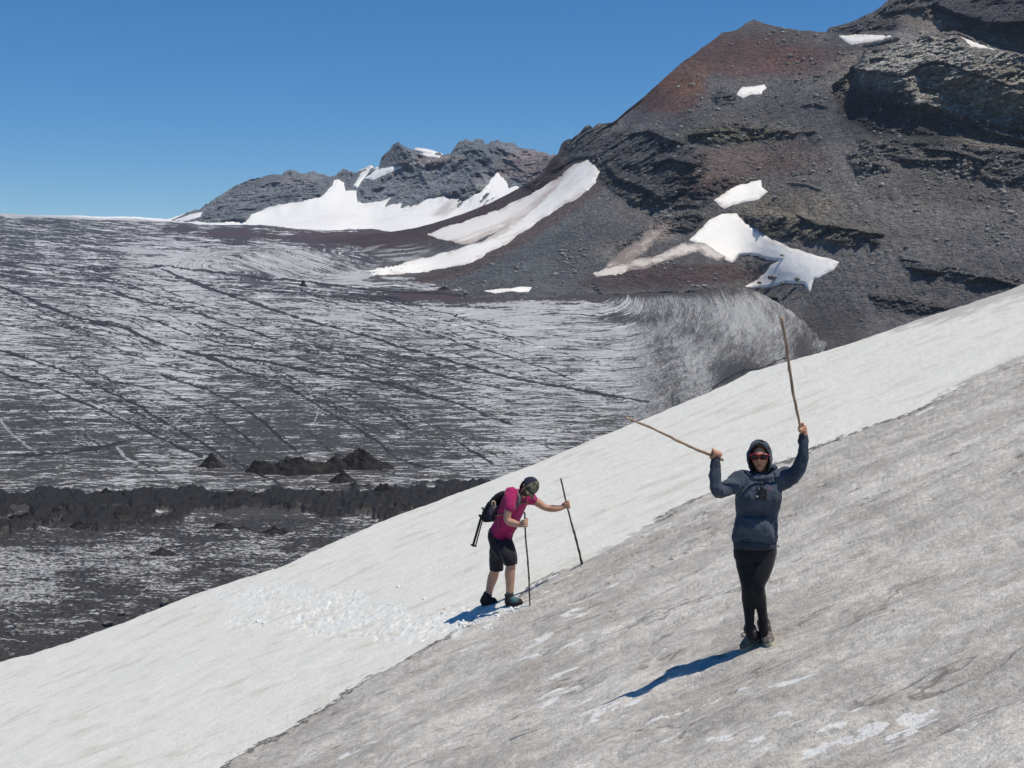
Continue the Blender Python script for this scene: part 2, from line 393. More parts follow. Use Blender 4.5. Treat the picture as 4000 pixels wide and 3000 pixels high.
cov -= 0.55 * sstep(3.5, 0.0, V - vtop[None, :] - 0.5) * sstep(-100, 150, U)
cov -= 0.15 * gauss(U, V, 780, 598, 60, 12)
cov += 0.35 * gauss(U, V, 1000, 640, 220, 11) + 0.3 * gauss(U, V, 1330, 628, 230, 12)
cov -= 0.3 * gauss(U, V, 1110, 628, 60, 5)
cov += 0.25 * gauss(U, V, 1600, 810, 60, 28) + 0.15 * gauss(U, V, 1340, 690, 60, 12) + 0.15 * gauss(U, V, 1740, 760, 30, 90)
low = sstep(485, 530, V)                                   # below the debris belt: mostly rubble with sheets of ice
cov += 0.07 * low + 0.14 * low * fbm(U * 0.25, V, scale=0.10, octs=4, gain=.6, seed=76)
cov -= 0.16 * gauss(U, V, 160, 1215, 260, 32) + 0.12 * gauss(U, V, 60, 1280, 140, 25) + 0.08 * gauss(U, V, 550, 1190, 180, 14)
cov += 0.02 * sstep(1230, 1330, V / D2P)
belt_p = d2([(-200, 1066), (0, 1062), (300, 1060), (520, 1066), (760, 1052), (1040, 1042), (1080, 1060), (900, 1120), (700, 1118), (560, 1108), (430, 1112), (330, 1135), (220, 1140), (0, 1160), (-200, 1150)])
belt = poly_sd(U, V, belt_p) + 11 * fbm(U * 0.25, V, scale=0.075, octs=5, gain=.6, seed=77) + 2 * (fbm(U, V * 0.3, scale=0.13, octs=3, seed=78, kind=1) - .3)
beltm = sstep(-2, 4, belt)
holes_b = sstep(0.12, 0.22, fbm(U * 0.35, V, scale=0.14, octs=4, seed=79)) * sstep(1085, 1105, V / D2P)
cov += 0.42 * beltm * (1 - 0.95 * holes_b)
# flow field of the banding (runs across, curls up into the lobe below the mountain)
lx = np.maximum(U - 1270 * D2P, 0); lx = lx * lx / (lx + 30); vc = 618 * D2P
dv = np.maximum(V - vc, 0)
lobe = sstep(0, 60, lx)
S_left = V + 0.05 * np.maximum(U - 300, 0) * sstep(330, 260, V)
s_l = np.hypot(lx * 0.85, dv) + vc + 0.05 * np.maximum(U - 300, 0) * sstep(330, 260, V)
ang = np.arctan2(lx * 0.85, dv + 8)
Sf = S_left * (1 - sstep(0, 1, (lx > 0) * 1.0)) + s_l * (lx > 0)
Sf = np.where(V < vc, S_left + 0.0 * lx, Sf)
Tf = np.where(lx > 0, U - lx + ang * (s_l - vc + 10), U)
Tf = np.where(V < vc, U, Tf)
# the slanting ice blocks at the foot of the snow gully
sl = sstep(0.25, 0.6, gauss(U, V, 640, 568, 240, 34))
Sf = Sf + sl * (-0.28) * (U - 300) - 0.07 * np.clip(U, -200, 420) * sstep(440, 300, V)
Sf = Sf + 2.2 * fbm(U, V, scale=0.012, octs=3, seed=81) + 0.5 * fbm(U, V, scale=0.07, octs=2, seed=82) * (1 + 2.0 * lobe)
mpp = Yg / FPX
# metres per px
stri = fbm(Tf * 0.03, Sf * 0.5, scale=1.0, octs=4, gain=0.6, seed=85)
rz = (1 - .85 * lobe) * 0.55 * stri * np.clip(mpp / 0.15, 0.6, 4) * 0.6
rz += -0.5 * mpp * sstep(-1, 0.5, crev)
rz += beltm * (1 - 0.9 * holes_b) * (0.45 + 0.45 * fbm(G[..., 0], G[..., 1] * 0.5, scale=0.30, octs=5, gain=0.62, seed=87, kind=1))
rz += (beltm * (1 - .8 * holes_b) * 0.32 + low * 0.12) * np.maximum(fbm(G[..., 0], G[..., 1] * .35, scale=0.8, octs=4, gain=0.6, seed=95, kind=1), -.2)
rz += low * 0.45 * np.maximum(fbm(G[..., 0] * 0.6, G[..., 1], scale=0.25, octs=5, gain=0.6, seed=89), -0.1)
rz += lobe * (V > vc) * 0.35 * fbm(Tf * 0.22, Sf * 0.2, scale=1.0, octs=4, seed=91, kind=1) * sstep(0, 25, dv)
G[..., 2] += rz
tint_m = np.clip(gauss(U, V, 900, 515, 320, 28) + gauss(U, V, 1000, 640, 250, 12) + gauss(U, V, 560, 505, 200, 10), 0, 1)
ub = np.interp(V, d2([(0, 600), (0, 660), (0, 740), (0, 780), (0, 900)])[:, 1], np.array([1900, 1790, 1785, 1765, 1690]) * D2P)
G[..., 2] -= np.clip((U - ub - 2 * fbm(U, V, scale=.1, octs=3, seed=97)) * 1.0, 0, 30)
# back edge rolls over
backs = []
ext = [np.stack([G[0, :, 0] * (1 + b / 1250), G[0, :, 1] + b, G[0, :, 2] - c], -1) for b, c in ((700, 150), (250, 20), (80, 0))]
VG = np.concatenate([np.array(ext), G], 0)
def pad(a): return np.concatenate([np.repeat(a[:1], 3, 0), a], 0).ravel()
m = Mat('glacier_ice', rough=0.7, spec=0.25)
fl = m.attr('flow', 'Vector'); ob = m.obj()
n1 = m.noise(m.scl(fl, (0.014, 0.24, 1)), 1.0, 3, 0.6)
n2 = m.noise(m.scl(fl, (0.036, 1.15, 1), loc=(31, 7, 0)), 1.0, 2, 0.6, 0.15)
n4 = m.noise(m.scl(fl, (0.7, 1.0, 1), loc=(8, 3, 0)), 1.0, 3, 0.75)
lb = m.attr('lobe')
n3 = m.noise(m.scl(fl, (0.20, 0.85, 1), loc=(3, 70, 0)), 1.0, 3, 0.7)
n1b = m.noise(m.scl(fl, (0.065, 0.15, 1), loc=(5, 5, 0)), 1.0, 5, 0.7, 0.6)
n1m = m.mth('ADD', m.mth('MULTIPLY', n1, m.mth('SUBTRACT', 1.0, lb)), m.mth('MULTIPLY', m.mth('MULTIPLY', n1b, lb), 1.03))
q = m.mth('ADD', m.mth('MULTIPLY', n1m, 0.40), m.mth('ADD', m.mth('MULTIPLY', n2, m.mapr(lb, 0, 1, 0.55, 0.16, False)), m.mth('MULTIPLY', n4, m.mapr(lb, 0, 1, 0.20, 0.59, False))))
n3m = m.mth('ADD', m.mth('MULTIPLY', n3, m.mapr(lb, 0, 1, 1.0, 0.35, False)), m.mth('MULTIPLY', m.noise(m.scl(fl, (0.28, 0.40, 1), loc=(1, 9, 0)), 1.0, 4, 0.7), m.mapr(lb, 0, 1, 0.0, 0.65, False)))
q = m.mth('ADD', q, m.mth('MULTIPLY', n3m, 0.35))
q = m.mth('ADD', q, m.mth('MULTIPLY', m.mth('SUBTRACT', m.attr('cover'), 0.5), 1.0))
deb = m.mapr(q, m.mapr(lb, 0, 1, 0.685, 0.60, False), m.mapr(lb, 0, 1, 0.80, 0.90, False))
ice = m.mix(m.noise(m.scl(fl, (0.03, 0.05, 1)), 1.0, 3), (0.32, 0.325, 0.33), (0.50, 0.50, 0.495))
ice = m.mix(m.mth('MULTIPLY', m.mapr(n2, 0.42, 0.30, 0, 0.85), m.mapr(lb, 0, 1, 1.0, 0.2, False)), ice, (0.62, 0.63, 0.645))
ice = m.mix(m.mth('MULTIPLY', m.mapr(m.attr('cover'), 0.3, 0.0), 1.0), ice, (0.78, 0.79, 0.79))
rub = m.mix(m.noise(m.scl(fl, (0.4, 0.6, 1)), 1.0, 4), (0.018, 0.0175, 0.018), (0.085, 0.082, 0.079))
rub = m.mix(m.attr('maroon'), rub, (0.068, 0.040, 0.038))
rub = m.mix(m.mapr(m.noise(m.scl(fl, (0.6, 0.9, 1), loc=(9, 1, 0)), 1.0, 3, 0.7), 0.60, 0.72), rub, (0.17, 0.165, 0.155))
rub = m.mix(m.mapr(m.mth('ADD', m.attr('belt'), m.mth('MULTIPLY', m.mth('SUBTRACT', n3, 0.5), 14.0)), -0.6, 0.8), rub, m.mix(m.noise(m.scl(fl, (0.5, 0.5, 1)), 1.0, 4, 0.7), (0.006, 0.006, 0.0065), (0.030, 0.028, 0.027)))
col = m.mix(deb, ice, rub)
cl = m.mapr(m.mth('ADD', m.attr('crev'), m.mth('MULTIPLY', m.mth('SUBTRACT', n3, 0.5), 3.0)), -0.4, 0.5, 0, 0.95)
col = m.mix(cl, col, (0.022, 0.021, 0.022))
pl = m.mapr(m.mth('ADD', m.attr('pale'), m.mth('MULTIPLY', m.mth('SUBTRACT', n3, 0.55), 7.0)), -0.1, 0.9, 0, 0.6)
col = m.mix(pl, col, (0.45, 0.46, 0.48))
gl_mat = m.done(col, m.bump(m.mth('ADD', m.mth('MULTIPLY', n3, 0.6), n2), 0.6, 0.6))
o = mk('glacier', VG.reshape(-1, 3), grid_faces(*VG.shape[:2])[:, ::-1].copy(), gl_mat,
       attrs=dict(flow=np.stack([pad(Tf), pad(Sf), pad(Sf * 0)], -1), cover=pad(cov), crev=pad(crev), pale=pad(pale), belt=pad(np.where(holes_b > .5, -8, belt)), lobe=pad(lobe * sstep(-4, 14, V - vc)), maroon=pad(tint_m * 0.85)))
tag(o, kind='structure')
# ---------------------------------------------------------------- mountains
def tps(pts, vals):                                       # smooth surface through scattered survey points
    pts = np.asarray(pts, float) / 100; n = len(pts)
    r = np.hypot(*(pts[:, None] - pts[None]).transpose(2, 0, 1)); Kk = np.where(r > 0, r * r * np.log(r + 1e-9), 0) + np.eye(n) * 0.02
    A = np.zeros((n + 3, n + 3)); A[:n, :n] = Kk; A[:n, n] = 1; A[:n, n + 1:] = pts; A[n, :n] = 1; A[n + 1:, :n] = pts.T
    w_ = np.linalg.solve(A, np.concatenate([vals, [0, 0, 0]]))
    def f(u, v):
        u = np.asarray(u, float) / 100; v = np.asarray(v, float) / 100; o = w_[n] + w_[n + 1] * u + w_[n + 2] * v
        for (a, b), ww in zip(pts, w_[:n]):
            r2 = (u - a) ** 2 + (v - b) ** 2; o = o + ww * 0.5 * r2 * np.log(r2 + 1e-12)
        return o
    return f
def glc(x, y): return float(gl_y(x * D2P, y * D2P))
ctl = [(x, y, glc(x, y)) for x, y in [(800, 595), (1000, 632), (1200, 640), (1400, 628), (1500, 628), (1620, 622), (1745, 700), (1760, 760), (1762, 830)]]
ctl += [(600, 500, 960), (690, 525, 800), (750, 508, 860), (850, 500, 800), (1000, 465, 740), (1100, 420, 710), (1200, 345, 680), (1290, 355, 600), (1240, 285, 685), (1340, 250, 655), (1500, 115, 640), (1630, 45, 670),
        (1790, 68, 620), (1910, 10, 610), (2212, -150, 610), (2100, 100, 545), (1900, 200, 530), (1760, 300, 520), (1760, 450, 474), (1760, 600, 430), (1620, 450, 503), (1620, 300, 550), (1690, 450, 491), (1690, 580, 452), (1500, 450, 494), (1500, 300, 542),
        (1810, 560, 432), (2212, 400, 445), (2212, 200, 500), (1400, 400, 530), (1100, 560, 480), (1200, 550, 475), (1300, 480, 500), (1000, 560, 520), (1900, 700, 385), (1900, 800, 330), (1900, 600, 415), (1900, 450, 450),
        (2000, 700, 378), (2000, 450, 448), (2000, 300, 492), (2212, 620, 390), (2212, 850, 320), (2700, 300, 440), (2700, -100, 560), (2700, 700, 330), (920, 540, 640)]
ctl = np.array(ctl); fY = tps(ctl[:, :2] * D2P, np.log(ctl[:, 2]))
sky_m = d2([(560, 512), (690, 513), (750, 507), (800, 505), (850, 500), (900, 492), (930, 484), (1000, 462), (1060, 438), (1100, 418), (1150, 390), (1172, 372), (1190, 345), (1205, 332), (1212, 312), (1222, 303),
            (1235, 300), (1250, 290), (1262, 275), (1272, 268), (1280, 276), (1290, 268), (1310, 266), (1322, 264), (1335, 255), (1355, 238), (1380, 218), (1400, 200), (1450, 155),
            (1480, 130), (1500, 116), (1540, 86), (1560, 70), (1590, 66), (1612, 50), (1628, 42), (1645, 48), (1665, 55), (1700, 62), (1740, 66), (1785, 69), (1790, 60), (1830, 51), (1880, 28),
            (1905, 14), (1915, 2), (1960, -20), (2100, -60), (2212, -90), (2700, -250)])
bot_m = d2([(560, 540), (690, 545), (800, 612), (900, 640), (1000, 655), (1200, 662), (1300, 665), (1500, 730), (1760, 850), (1800, 860), (2212, 850), (2700, 800)])
us = np.concatenate([np.arange(262, 1034, 1.0), np.linspace(1036, 1240, 60)])
vs = np.interp(us, sky_m[:, 0], sky_m[:, 1]); vbm = np.interp(us, bot_m[:, 0], bot_m[:, 1])
rugg = np.interp(us, d2([(560, 0), (1170, 0), (1200, 0), (1215, 0), (1340, 0), (1500, 0), (2212, 0)])[:, 0], [0.3, 0.5, 1.2, 2.2, 0.9, 0.9, 1.6])
vs = vs + rugg * fbm(us, us * 0, scale=0.11, octs=4, gain=0.6, seed=101)
NR = 560
tt = np.linspace(0, 1, NR)[:, None]
U = np.repeat(us[None], NR, 0); V = vbm[None] + (vs - vbm)[None] * tt
Y0 = np.exp(fY(U, V))
con = np.interp(us, d2([(560, 0), (690, 0), (800, 0), (900, 0), (1000, 0), (1200, 0), (1400, 0), (1620, 0), (1680, 0), (1700, 0), (1757, 0), (2400, 0)])[:, 0], np.array([540, 545, 610, 636, 650, 656, 642, 636, 645, 760, 900, 900]) * D2P)
bl = np.maximum(V - con[None], 0); Y0 = np.where(bl > 0, np.maximum(Y0, gl_y(U, V) + 2 + bl * 1.5), Y0)
B = P(U, V, Y0)
GULLY = [(780, 584), (830, 577), (930, 555), (1040, 522), (1100, 489), (1132, 465), (1160, 440), (1198, 402), (1214, 378), (1245, 354), (1270, 347), (1294, 370), (1286, 395), (1268, 412), (1240, 432),
         (1205, 448), (1165, 478), (1122, 505), (1080, 535), (1000, 572), (900, 590), (830, 595), (780, 590)]
UPPER = [(925, 507), (985, 484), (1080, 452), (1150, 420), (1212, 380), (1225, 395), (1150, 462), (1080, 500), (1010, 528), (950, 517)]
SNOW2 = [(1537, 433), (1570, 412), (1600, 401), (1642, 391), (1645, 404), (1659, 414), (1640, 430), (1600, 438), (1562, 449), (1550, 440)]
SNOW3 = [(1488, 520), (1530, 477), (1560, 462), (1590, 462), (1606, 480), (1632, 496), (1660, 515), (1700, 531), (1740, 546), (1812, 566), (1800, 585), (1757, 604), (1748, 628), (1736, 614), (1700, 612),
         (1660, 621), (1612, 619), (1640, 604), (1662, 575), (1685, 563), (1655, 560), (1620, 550), (1598, 552), (1582, 566), (1552, 556), (1525, 532)]
DUST1 = [(1280, 590), (1340, 568), (1420, 551), (1480, 524), (1530, 524), (1580, 556), (1552, 563), (1508, 543), (1450, 560), (1400, 577), (1330, 592), (1290, 598)]
DUST2 = [(1300, 580), (1340, 548), (1400, 500), (1440, 492), (1420, 520), (1380, 550), (1330, 578)]
SNOW4 = [(1594, 204), (1598, 194), (1604, 189), (1626, 187), (1652, 183), (1655, 190), (1647, 197), (1645, 203), (1622, 204), (1605, 210)]
SNOW5 = [(1813, 78), (1840, 77), (1880, 74), (1912, 76), (1934, 77), (1905, 87), (1880, 90), (1858, 93), (1840, 95), (1825, 88)]
SNOW6 = [(2078, 80), (2112, 93), (2148, 106), (2120, 103), (2100, 98)]
SNOW7 = [(1045, 628), (1080, 623), (1148, 620), (1142, 630), (1110, 629), (1070, 634)]
def blur(a, k):
    for ax in (0, 1):
        c_ = np.cumsum(np.concatenate([np.repeat(a.take([0], ax), k + 1, ax), a, np.repeat(a.take([-1], ax), k, ax)], ax), ax)
        n_ = a.shape[ax]; a = (c_.take(range(2 * k + 1, 2 * k + 1 + n_), ax) - c_.take(range(0, n_), ax)) / (2 * k + 1)
    return a
def settle(D_, polys, k, m_=6):                           # snow fills the relief it lies on
    w_ = np.zeros_like(D_)
    for p_ in polys: w_ = np.maximum(w_, sstep(-m_, 0.5, poly_sd(U, V, d2(p_))))
    return D_ * (1 - w_) + blur(blur(D_, k), k) * w_
def mask(poly, f=3.0, wob=2.0, seed=0, dom=None):
    u, v = dom if dom else (U, V)
    s = poly_sd(u, v, d2(poly))
    if wob: s = s + wob * fbm(u, v, scale=0.07, octs=4, gain=0.6, seed=seed)
    return sstep(-f / 2, f / 2, s), s
D = np.zeros_like(U); wcol = np.ones(U.shape + (3,)) * 0
n_big = fbm(B[..., 0], B[..., 1], B[..., 2], scale=1 / 60, octs=4, gain=0.5, seed=111)
D += 9 * n_big
# crags: lumpy outcrops with undercut feet
def bulge(poly, h, foot=2.5, top=26, wob=3.0, seed=0):
    """an outcrop standing h metres proud; its lower / left rim is abrupt, its top blends into the slope"""
    s = poly_sd(U, V, d2(poly)) + wob * fbm(U, V, scale=0.06, octs=4, gain=0.6, seed=seed)
    s_up = poly_sd(U, V + 7, d2(poly)) + wob * fbm(U, V + 7, scale=0.06, octs=4, gain=0.6, seed=seed)
    low_rim = sstep(0, 1, (s - s_up) / 7 * 0.5 + 0.5)
    w_ = foot + (top - foot) * sstep(0.35, 0.75, sstep(-1, 1, -(s_up - s) / 7))
    return h * sstep(0, 1, np.clip(s / w_, 0, 1))
butt = [(1842, 160), (1870, 108), (1940, 92), (2000, 70), (2060, 66), (2110, 85), (2212, 118), (2350, 150), (2700, 200), (2700, 420), (2350, 330), (2212, 282), (2150, 262), (2110, 268), (2080, 236),
        (2010, 212), (1990, 240), (1950, 246), (1900, 236), (1862, 205)]
D += bulge(butt, 22, foot=2, top=46, seed=3)
B2 = [(1795, 200), (1840, 150), (1900, 225), (2000, 230), (2100, 262), (2212, 285), (2400, 350), (2400, 400), (2212, 318), (2150, 312), (2060, 300), (1960, 300), (1890, 292), (1830, 262)]
D -= 15 * mask(B2, 8, 3, 4)[0]
def crag(poly, amp, sc, seed, f=8, fl=1.5):
    global D
    mk_, s = mask(poly, f, 4, seed)
    b = fbm(B[..., 0], B[..., 1], B[..., 2] * fl, scale=sc, octs=5, gain=0.55, seed=seed + 7, kind=2)
    D = D + mk_ * (-0.8 * amp * b + amp * 0.2)
    return mk_
cr = np.zeros_like(U)
for i, (poly, amp, sc) in enumerate([
        ([(1170, 390), (1200, 330), (1262, 268), (1335, 262), (1345, 300), (1290, 345), (1230, 350), (1180, 385)], 6, 1 / 14),
        ([(1270, 340), (1330, 285), (1400, 270), (1470, 300), (1525, 330), (1520, 380), (1480, 400), (1440, 440), (1370, 442), (1310, 400)], 12, 1 / 32),
        ([(1130, 400), (1170, 375), (1225, 375), (1200, 400), (1150, 418)], 5, 1 / 12),
        ([(1480, 300), (1500, 275), (1590, 262), (1660, 275), (1760, 285), (1650, 305), (1540, 312)], 6, 1 / 14),
        ([(1580, 460), (1680, 462), (1790, 480), (1900, 505), (1900, 530), (1760, 520), (1660, 522), (1600, 500)], 9, 1 / 16),
        ([(1950, 560), (2080, 575), (2212, 605), (2212, 625), (2100, 608), (1980, 590)], 5, 1 / 10),
        ([(1880, 635), (1960, 640), (2060, 662), (1980, 680), (1900, 665)], 4, 1 / 9),
        ([(1860, 300), (2000, 300), (2212, 320), (2400, 400), (2400, 470), (2212, 400), (2100, 380), (1960, 350), (1860, 330)], 8, 1 / 12),
        ([(1900, 20), (1960, -60), (2400, -100), (2400, 140), (2212, 100), (2120, 60), (2040, 62), (1990, 20), (1930, 30)], 12, 1 / 20),
        ([(1790, 62), (1900, 10), (1950, 30), (1940, 60), (1830, 72)], 4, 1 / 12),
        ([(1470, 400), (1560, 380), (1640, 385), (1600, 402), (1560, 425), (1500, 450), (1450, 450)], 5, 1 / 10),
        ([(1825, 330), (1900, 330), (1925, 365), (1850, 372)], 5, 1 / 8),
        ([(1540, 205), (1560, 190), (1590, 200), (1580, 218), (1550, 218)], 6, 1 / 9),
        ([(2050, 240), (2120, 262), (2212, 280), (2400, 350), (2212, 330), (2100, 300)], 5, 1 / 9),
        ([(1440, 500), (1330, 545), (1400, 490), (1440, 470), (1500, 455), (1530, 470), (1500, 500)], 3, 1 / 8),
        (B2, 5, 1 / 10), (butt, 3, 1 / 9)]):
    cr = np.maximum(cr, crag(poly, amp, sc, 130 + i * 9))
# dark overhangs under hand-placed ledges (lip above, hollow below)
def ledge(pts, h, wd=14, seed=0):
    global D
    pts = d2(pts); vl = np.interp(U, pts[:, 0], pts[:, 1]) + 1.6 * fbm(U, V * 0, scale=0.09, octs=4, gain=0.6, seed=seed)
    on = sstep(pts[0, 0], pts[0, 0] + 12, U) * sstep(pts[-1, 0], pts[-1, 0] - 12, U)
    q_ = vl - V                                           # px above the lip
    D = D + h * on * sstep(0, 2.0, q_) * sstep(wd, 1, q_) 
for i, (pts, h, wd) in enumerate([
        ([(1340, 300), (1400, 285), (1480, 318)], 9, 8), ([(1400, 358), (1450, 345), (1510, 362)], 10, 10), ([(1300, 350), (1330, 385), (1400, 415), (1440, 440)], 10, 14), ([(1480, 296), (1540, 288), (1600, 290)], 7, 6),
        ([(1710, 462), (1760, 488), (1850, 500), (1920, 512)], 5, 8), ([(1950, 580), (2040, 590), (2120, 600), (2212, 622)], 2.2, 5), ([(1890, 650), (1980, 658), (2060, 676)], 1.8, 5),
        ([(1180, 382), (1240, 345), (1310, 335)], 6, 8), ([(1990, 325), (2060, 330), (2140, 355)], 6, 6), ([(2080, 262), (2150, 290), (2212, 306), (2300, 330)], 9, 9), ([(1720, 235), (1760, 228), (1800, 240)], 3, 5),
        ([(2010, 8), (2060, 30), (2130, 52), (2212, 50), (2300, 60)], 16, 20), ([(1690, 395), (1740, 402), (1790, 420)], 2, 4), ([(1840, 350), (1880, 356), (1920, 366)], 4, 5)]):
    ledge(pts, h, wd, 170 + i)
# moraine crest and the maroon mound in front of the snow
D += 4 * mask([(1280, 610), (1400, 578), (1440, 570), (1490, 552), (1520, 540), (1560, 568), (1600, 560), (1620, 545), (1660, 555), (1690, 570), (1640, 602), (1600, 622), (1300, 640)], 6, 1.5, 9)[0]
D += 6 * sstep(16, 3, line_d(U, V, d2([(1200, 360), (1130, 412), (1000, 472), (930, 497), (800, 512), (700, 518)])))
D += 3.0 * sstep(12, 2, line_d(U, V, d2([(1300, 390), (1290, 410), (1220, 455), (1120, 520), (1010, 580), (900, 605)])))
rr_ = 0.25 + 0.75 * cr
D += rr_ * 2.8 * fbm(B[..., 0], B[..., 1], B[..., 2], scale=1 / 9, octs=5, gain=0.62, seed=121, kind=1)
D += (0.35 + 0.5 * cr) * fbm(B[..., 0], B[..., 1], B[..., 2] * 1.4, scale=1 / 3.0, octs=3, gain=0.7, seed=125, kind=2)
# scree runnels: ridges down the fall line
D += 0.9 * (1 - cr) * fbm((U - 0.55 * V) * 0.09, V * 0.012, scale=1.0, octs=3, seed=127)
wv1, wd1 = worley(B[..., 0], B[..., 1], B[..., 2] * 1.5, 1 / 7.0, 401); wv2, wd2 = worley(B[..., 0], B[..., 1], B[..., 2] * 1.5, 1 / 2.8, 411)
blk = 2.6 * (wv1 - .5) + 1.2 * (wv2 - .5) - 0.9 * (1 - sstep(0, .12, wd1))
patchy = sstep(0.0, 0.35, fbm(B[..., 0], B[..., 1], B[..., 2], scale=1 / 30, octs=3, seed=415))
D += blk * np.clip(cr + 0.22 * patchy, 0, 1)
D = settle(D, [SNOW3], 30)
D = settle(D, [GULLY, UPPER, SNOW2, SNOW3, DUST1, DUST2, SNOW4, SNOW5, SNOW6, SNOW7], 14)
D *= sstep(0, 0.03, tt) * sstep(1.0, 0.985, tt) * 0.85 + 0.15 * sstep(0, 0.03, tt)
B = P(U, V, Y0 - D)
# under the ice and behind the crest
foot = B[0].copy(); foot[:, 2] -= 25; foot2 = foot.copy(); foot2[:, 1] += 5
bk1 = B[-1].copy(); bk1[:, 1] += 12; bk1[:, 2] -= 5
bk2 = B[-1].copy(); bk2[:, 1] += 80; bk2[:, 2] -= 60
bk3 = B[-1].copy(); bk3[:, 1] += 250; bk3[:, 2] -= 260
BB = np.concatenate([foot[None], B, bk1[None], bk2[None], bk3[None]], 0)
# rock colour zones, plus painted shade on the cliff below the buttress
def zone(col, wgt, c):
    return col * (1 - wgt[..., None]) + np.array(c) * wgt[..., None]
nz = fbm(B[..., 0], B[..., 1], B[..., 2], scale=1 / 35, octs=4, seed=141); nz2 = fbm(B[..., 0], B[..., 1], B[..., 2], scale=1 / 12, octs=4, seed=145)
T = np.ones(U.shape + (3,)) * np.array([0.085, 0.082, 0.082])
def zg(c, x, y, rx, ry, k=1.0):
    global T
    g = gauss(U, V, x, y, rx, ry); T = zone(T, np.clip(sstep(0.2, 0.75, g + 0.16 * nz + 0.12 * nz2) * k, 0, 1), c)
zg((0.075, 0.079, 0.083), 1150, 560, 260, 90); zg((0.095, 0.088, 0.082), 1900, 420, 330, 110, .8)
zg((0.070, 0.060, 0.056), 1620, 70, 170, 22, .8)
zg((0.070, 0.043, 0.038), 1590, 118, 190, 50, .9); zg((0.085, 0.047, 0.040), 1760, 130, 140, 40, .5); zg((0.088, 0.050, 0.040), 1440, 205, 90, 60, .9); zg((0.120, 0.064, 0.043), 1475, 182, 52, 26, .8)
zg((0.125, 0.072, 0.05), 1500, 150, 40, 22, .6); zg((0.080, 0.082, 0.086), 1640, 215, 110, 22, .8); zg((0.075, 0.078, 0.084), 1420, 262, 80, 24, .6)
zg((0.100, 0.092, 0.060), 1590, 290, 140, 20, .8); zg((0.18, 0.145, 0.11), 1700, 290, 26, 8, .7); zg((0.098, 0.066, 0.058), 1600, 350, 180, 38, .6)
zg((0.115, 0.075, 0.062), 1530, 395, 90, 26, .5); zg((0.12, 0.088, 0.078), 1700, 330, 90, 40, .4)
zg((0.060, 0.062, 0.066), 1400, 350, 120, 80, .8); zg((0.052, 0.053, 0.056), 1240, 325, 70, 50, .8)
zg((0.128, 0.110, 0.085), 1700, 445, 120, 30, .7); zg((0.105, 0.095, 0.075), 1750, 500, 150, 26, .7)
zg((0.060, 0.044, 0.043), 1480, 592, 210, 26, 1); zg((0.052, 0.038, 0.038), 1380, 610, 160, 22, .7); zg((0.050, 0.048, 0.048), 1800, 700, 80, 70, .9)
zg((0.225, 0.213, 0.190), 2050, 160, 240, 85, .95); zg((0.26, 0.248, 0.222), 2000, 110, 90, 40, .8); zg((0.20, 0.175, 0.14), 2200, 190, 160, 60, .8); zg((0.16, 0.135, 0.115), 2000, 40, 60, 30, .6)
zg((0.030, 0.030, 0.031), 1880, 245, 90, 60, .95); zg((0.034, 0.033, 0.033), 2000, 290, 110, 26, .8); zg((0.17, 0.15, 0.12), 2150, 300, 90, 30, .5)  # near-black tones: overhang shade painted into the dark cliff rock
zg((0.045, 0.045, 0.048), 2150, 20, 150, 32, .9)
zg((0.20, 0.165, 0.14), 1430, 500, 40, 30, .55); zg((0.17, 0.15, 0.125), 1330, 540, 60, 30, .4)
mor = sstep(26, 6, line_d(U, V, d2([(1190, 365), (1130, 415), (1000, 478), (930, 500), (800, 516), (700, 522)])) + 5 * nz2)
T = zone(T, mor, (0.050, 0.036, 0.036))
T = zone(T, sstep(9, 2, line_d(U, V, d2([(1300, 395), (1220, 455), (1120, 522), (1010, 582), (900, 607)])) + 2 * nz2) * .8, (0.075, 0.055, 0.05))
ice_low = sstep(0.25, 0.6, gauss(U, V, 850, 560, 110, 32)); T = zone(T, ice_low * sstep(-.1, .25, nz2), (0.22, 0.225, 0.23))
T = T * (1.95 * (1 + 0.30 * nz + 0.26 * nz2))[..., None]
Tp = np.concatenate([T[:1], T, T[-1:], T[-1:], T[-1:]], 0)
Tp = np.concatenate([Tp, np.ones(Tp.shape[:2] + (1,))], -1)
crp = np.concatenate([cr[:1], cr, cr[-1:], cr[-1:], cr[-1:]], 0)
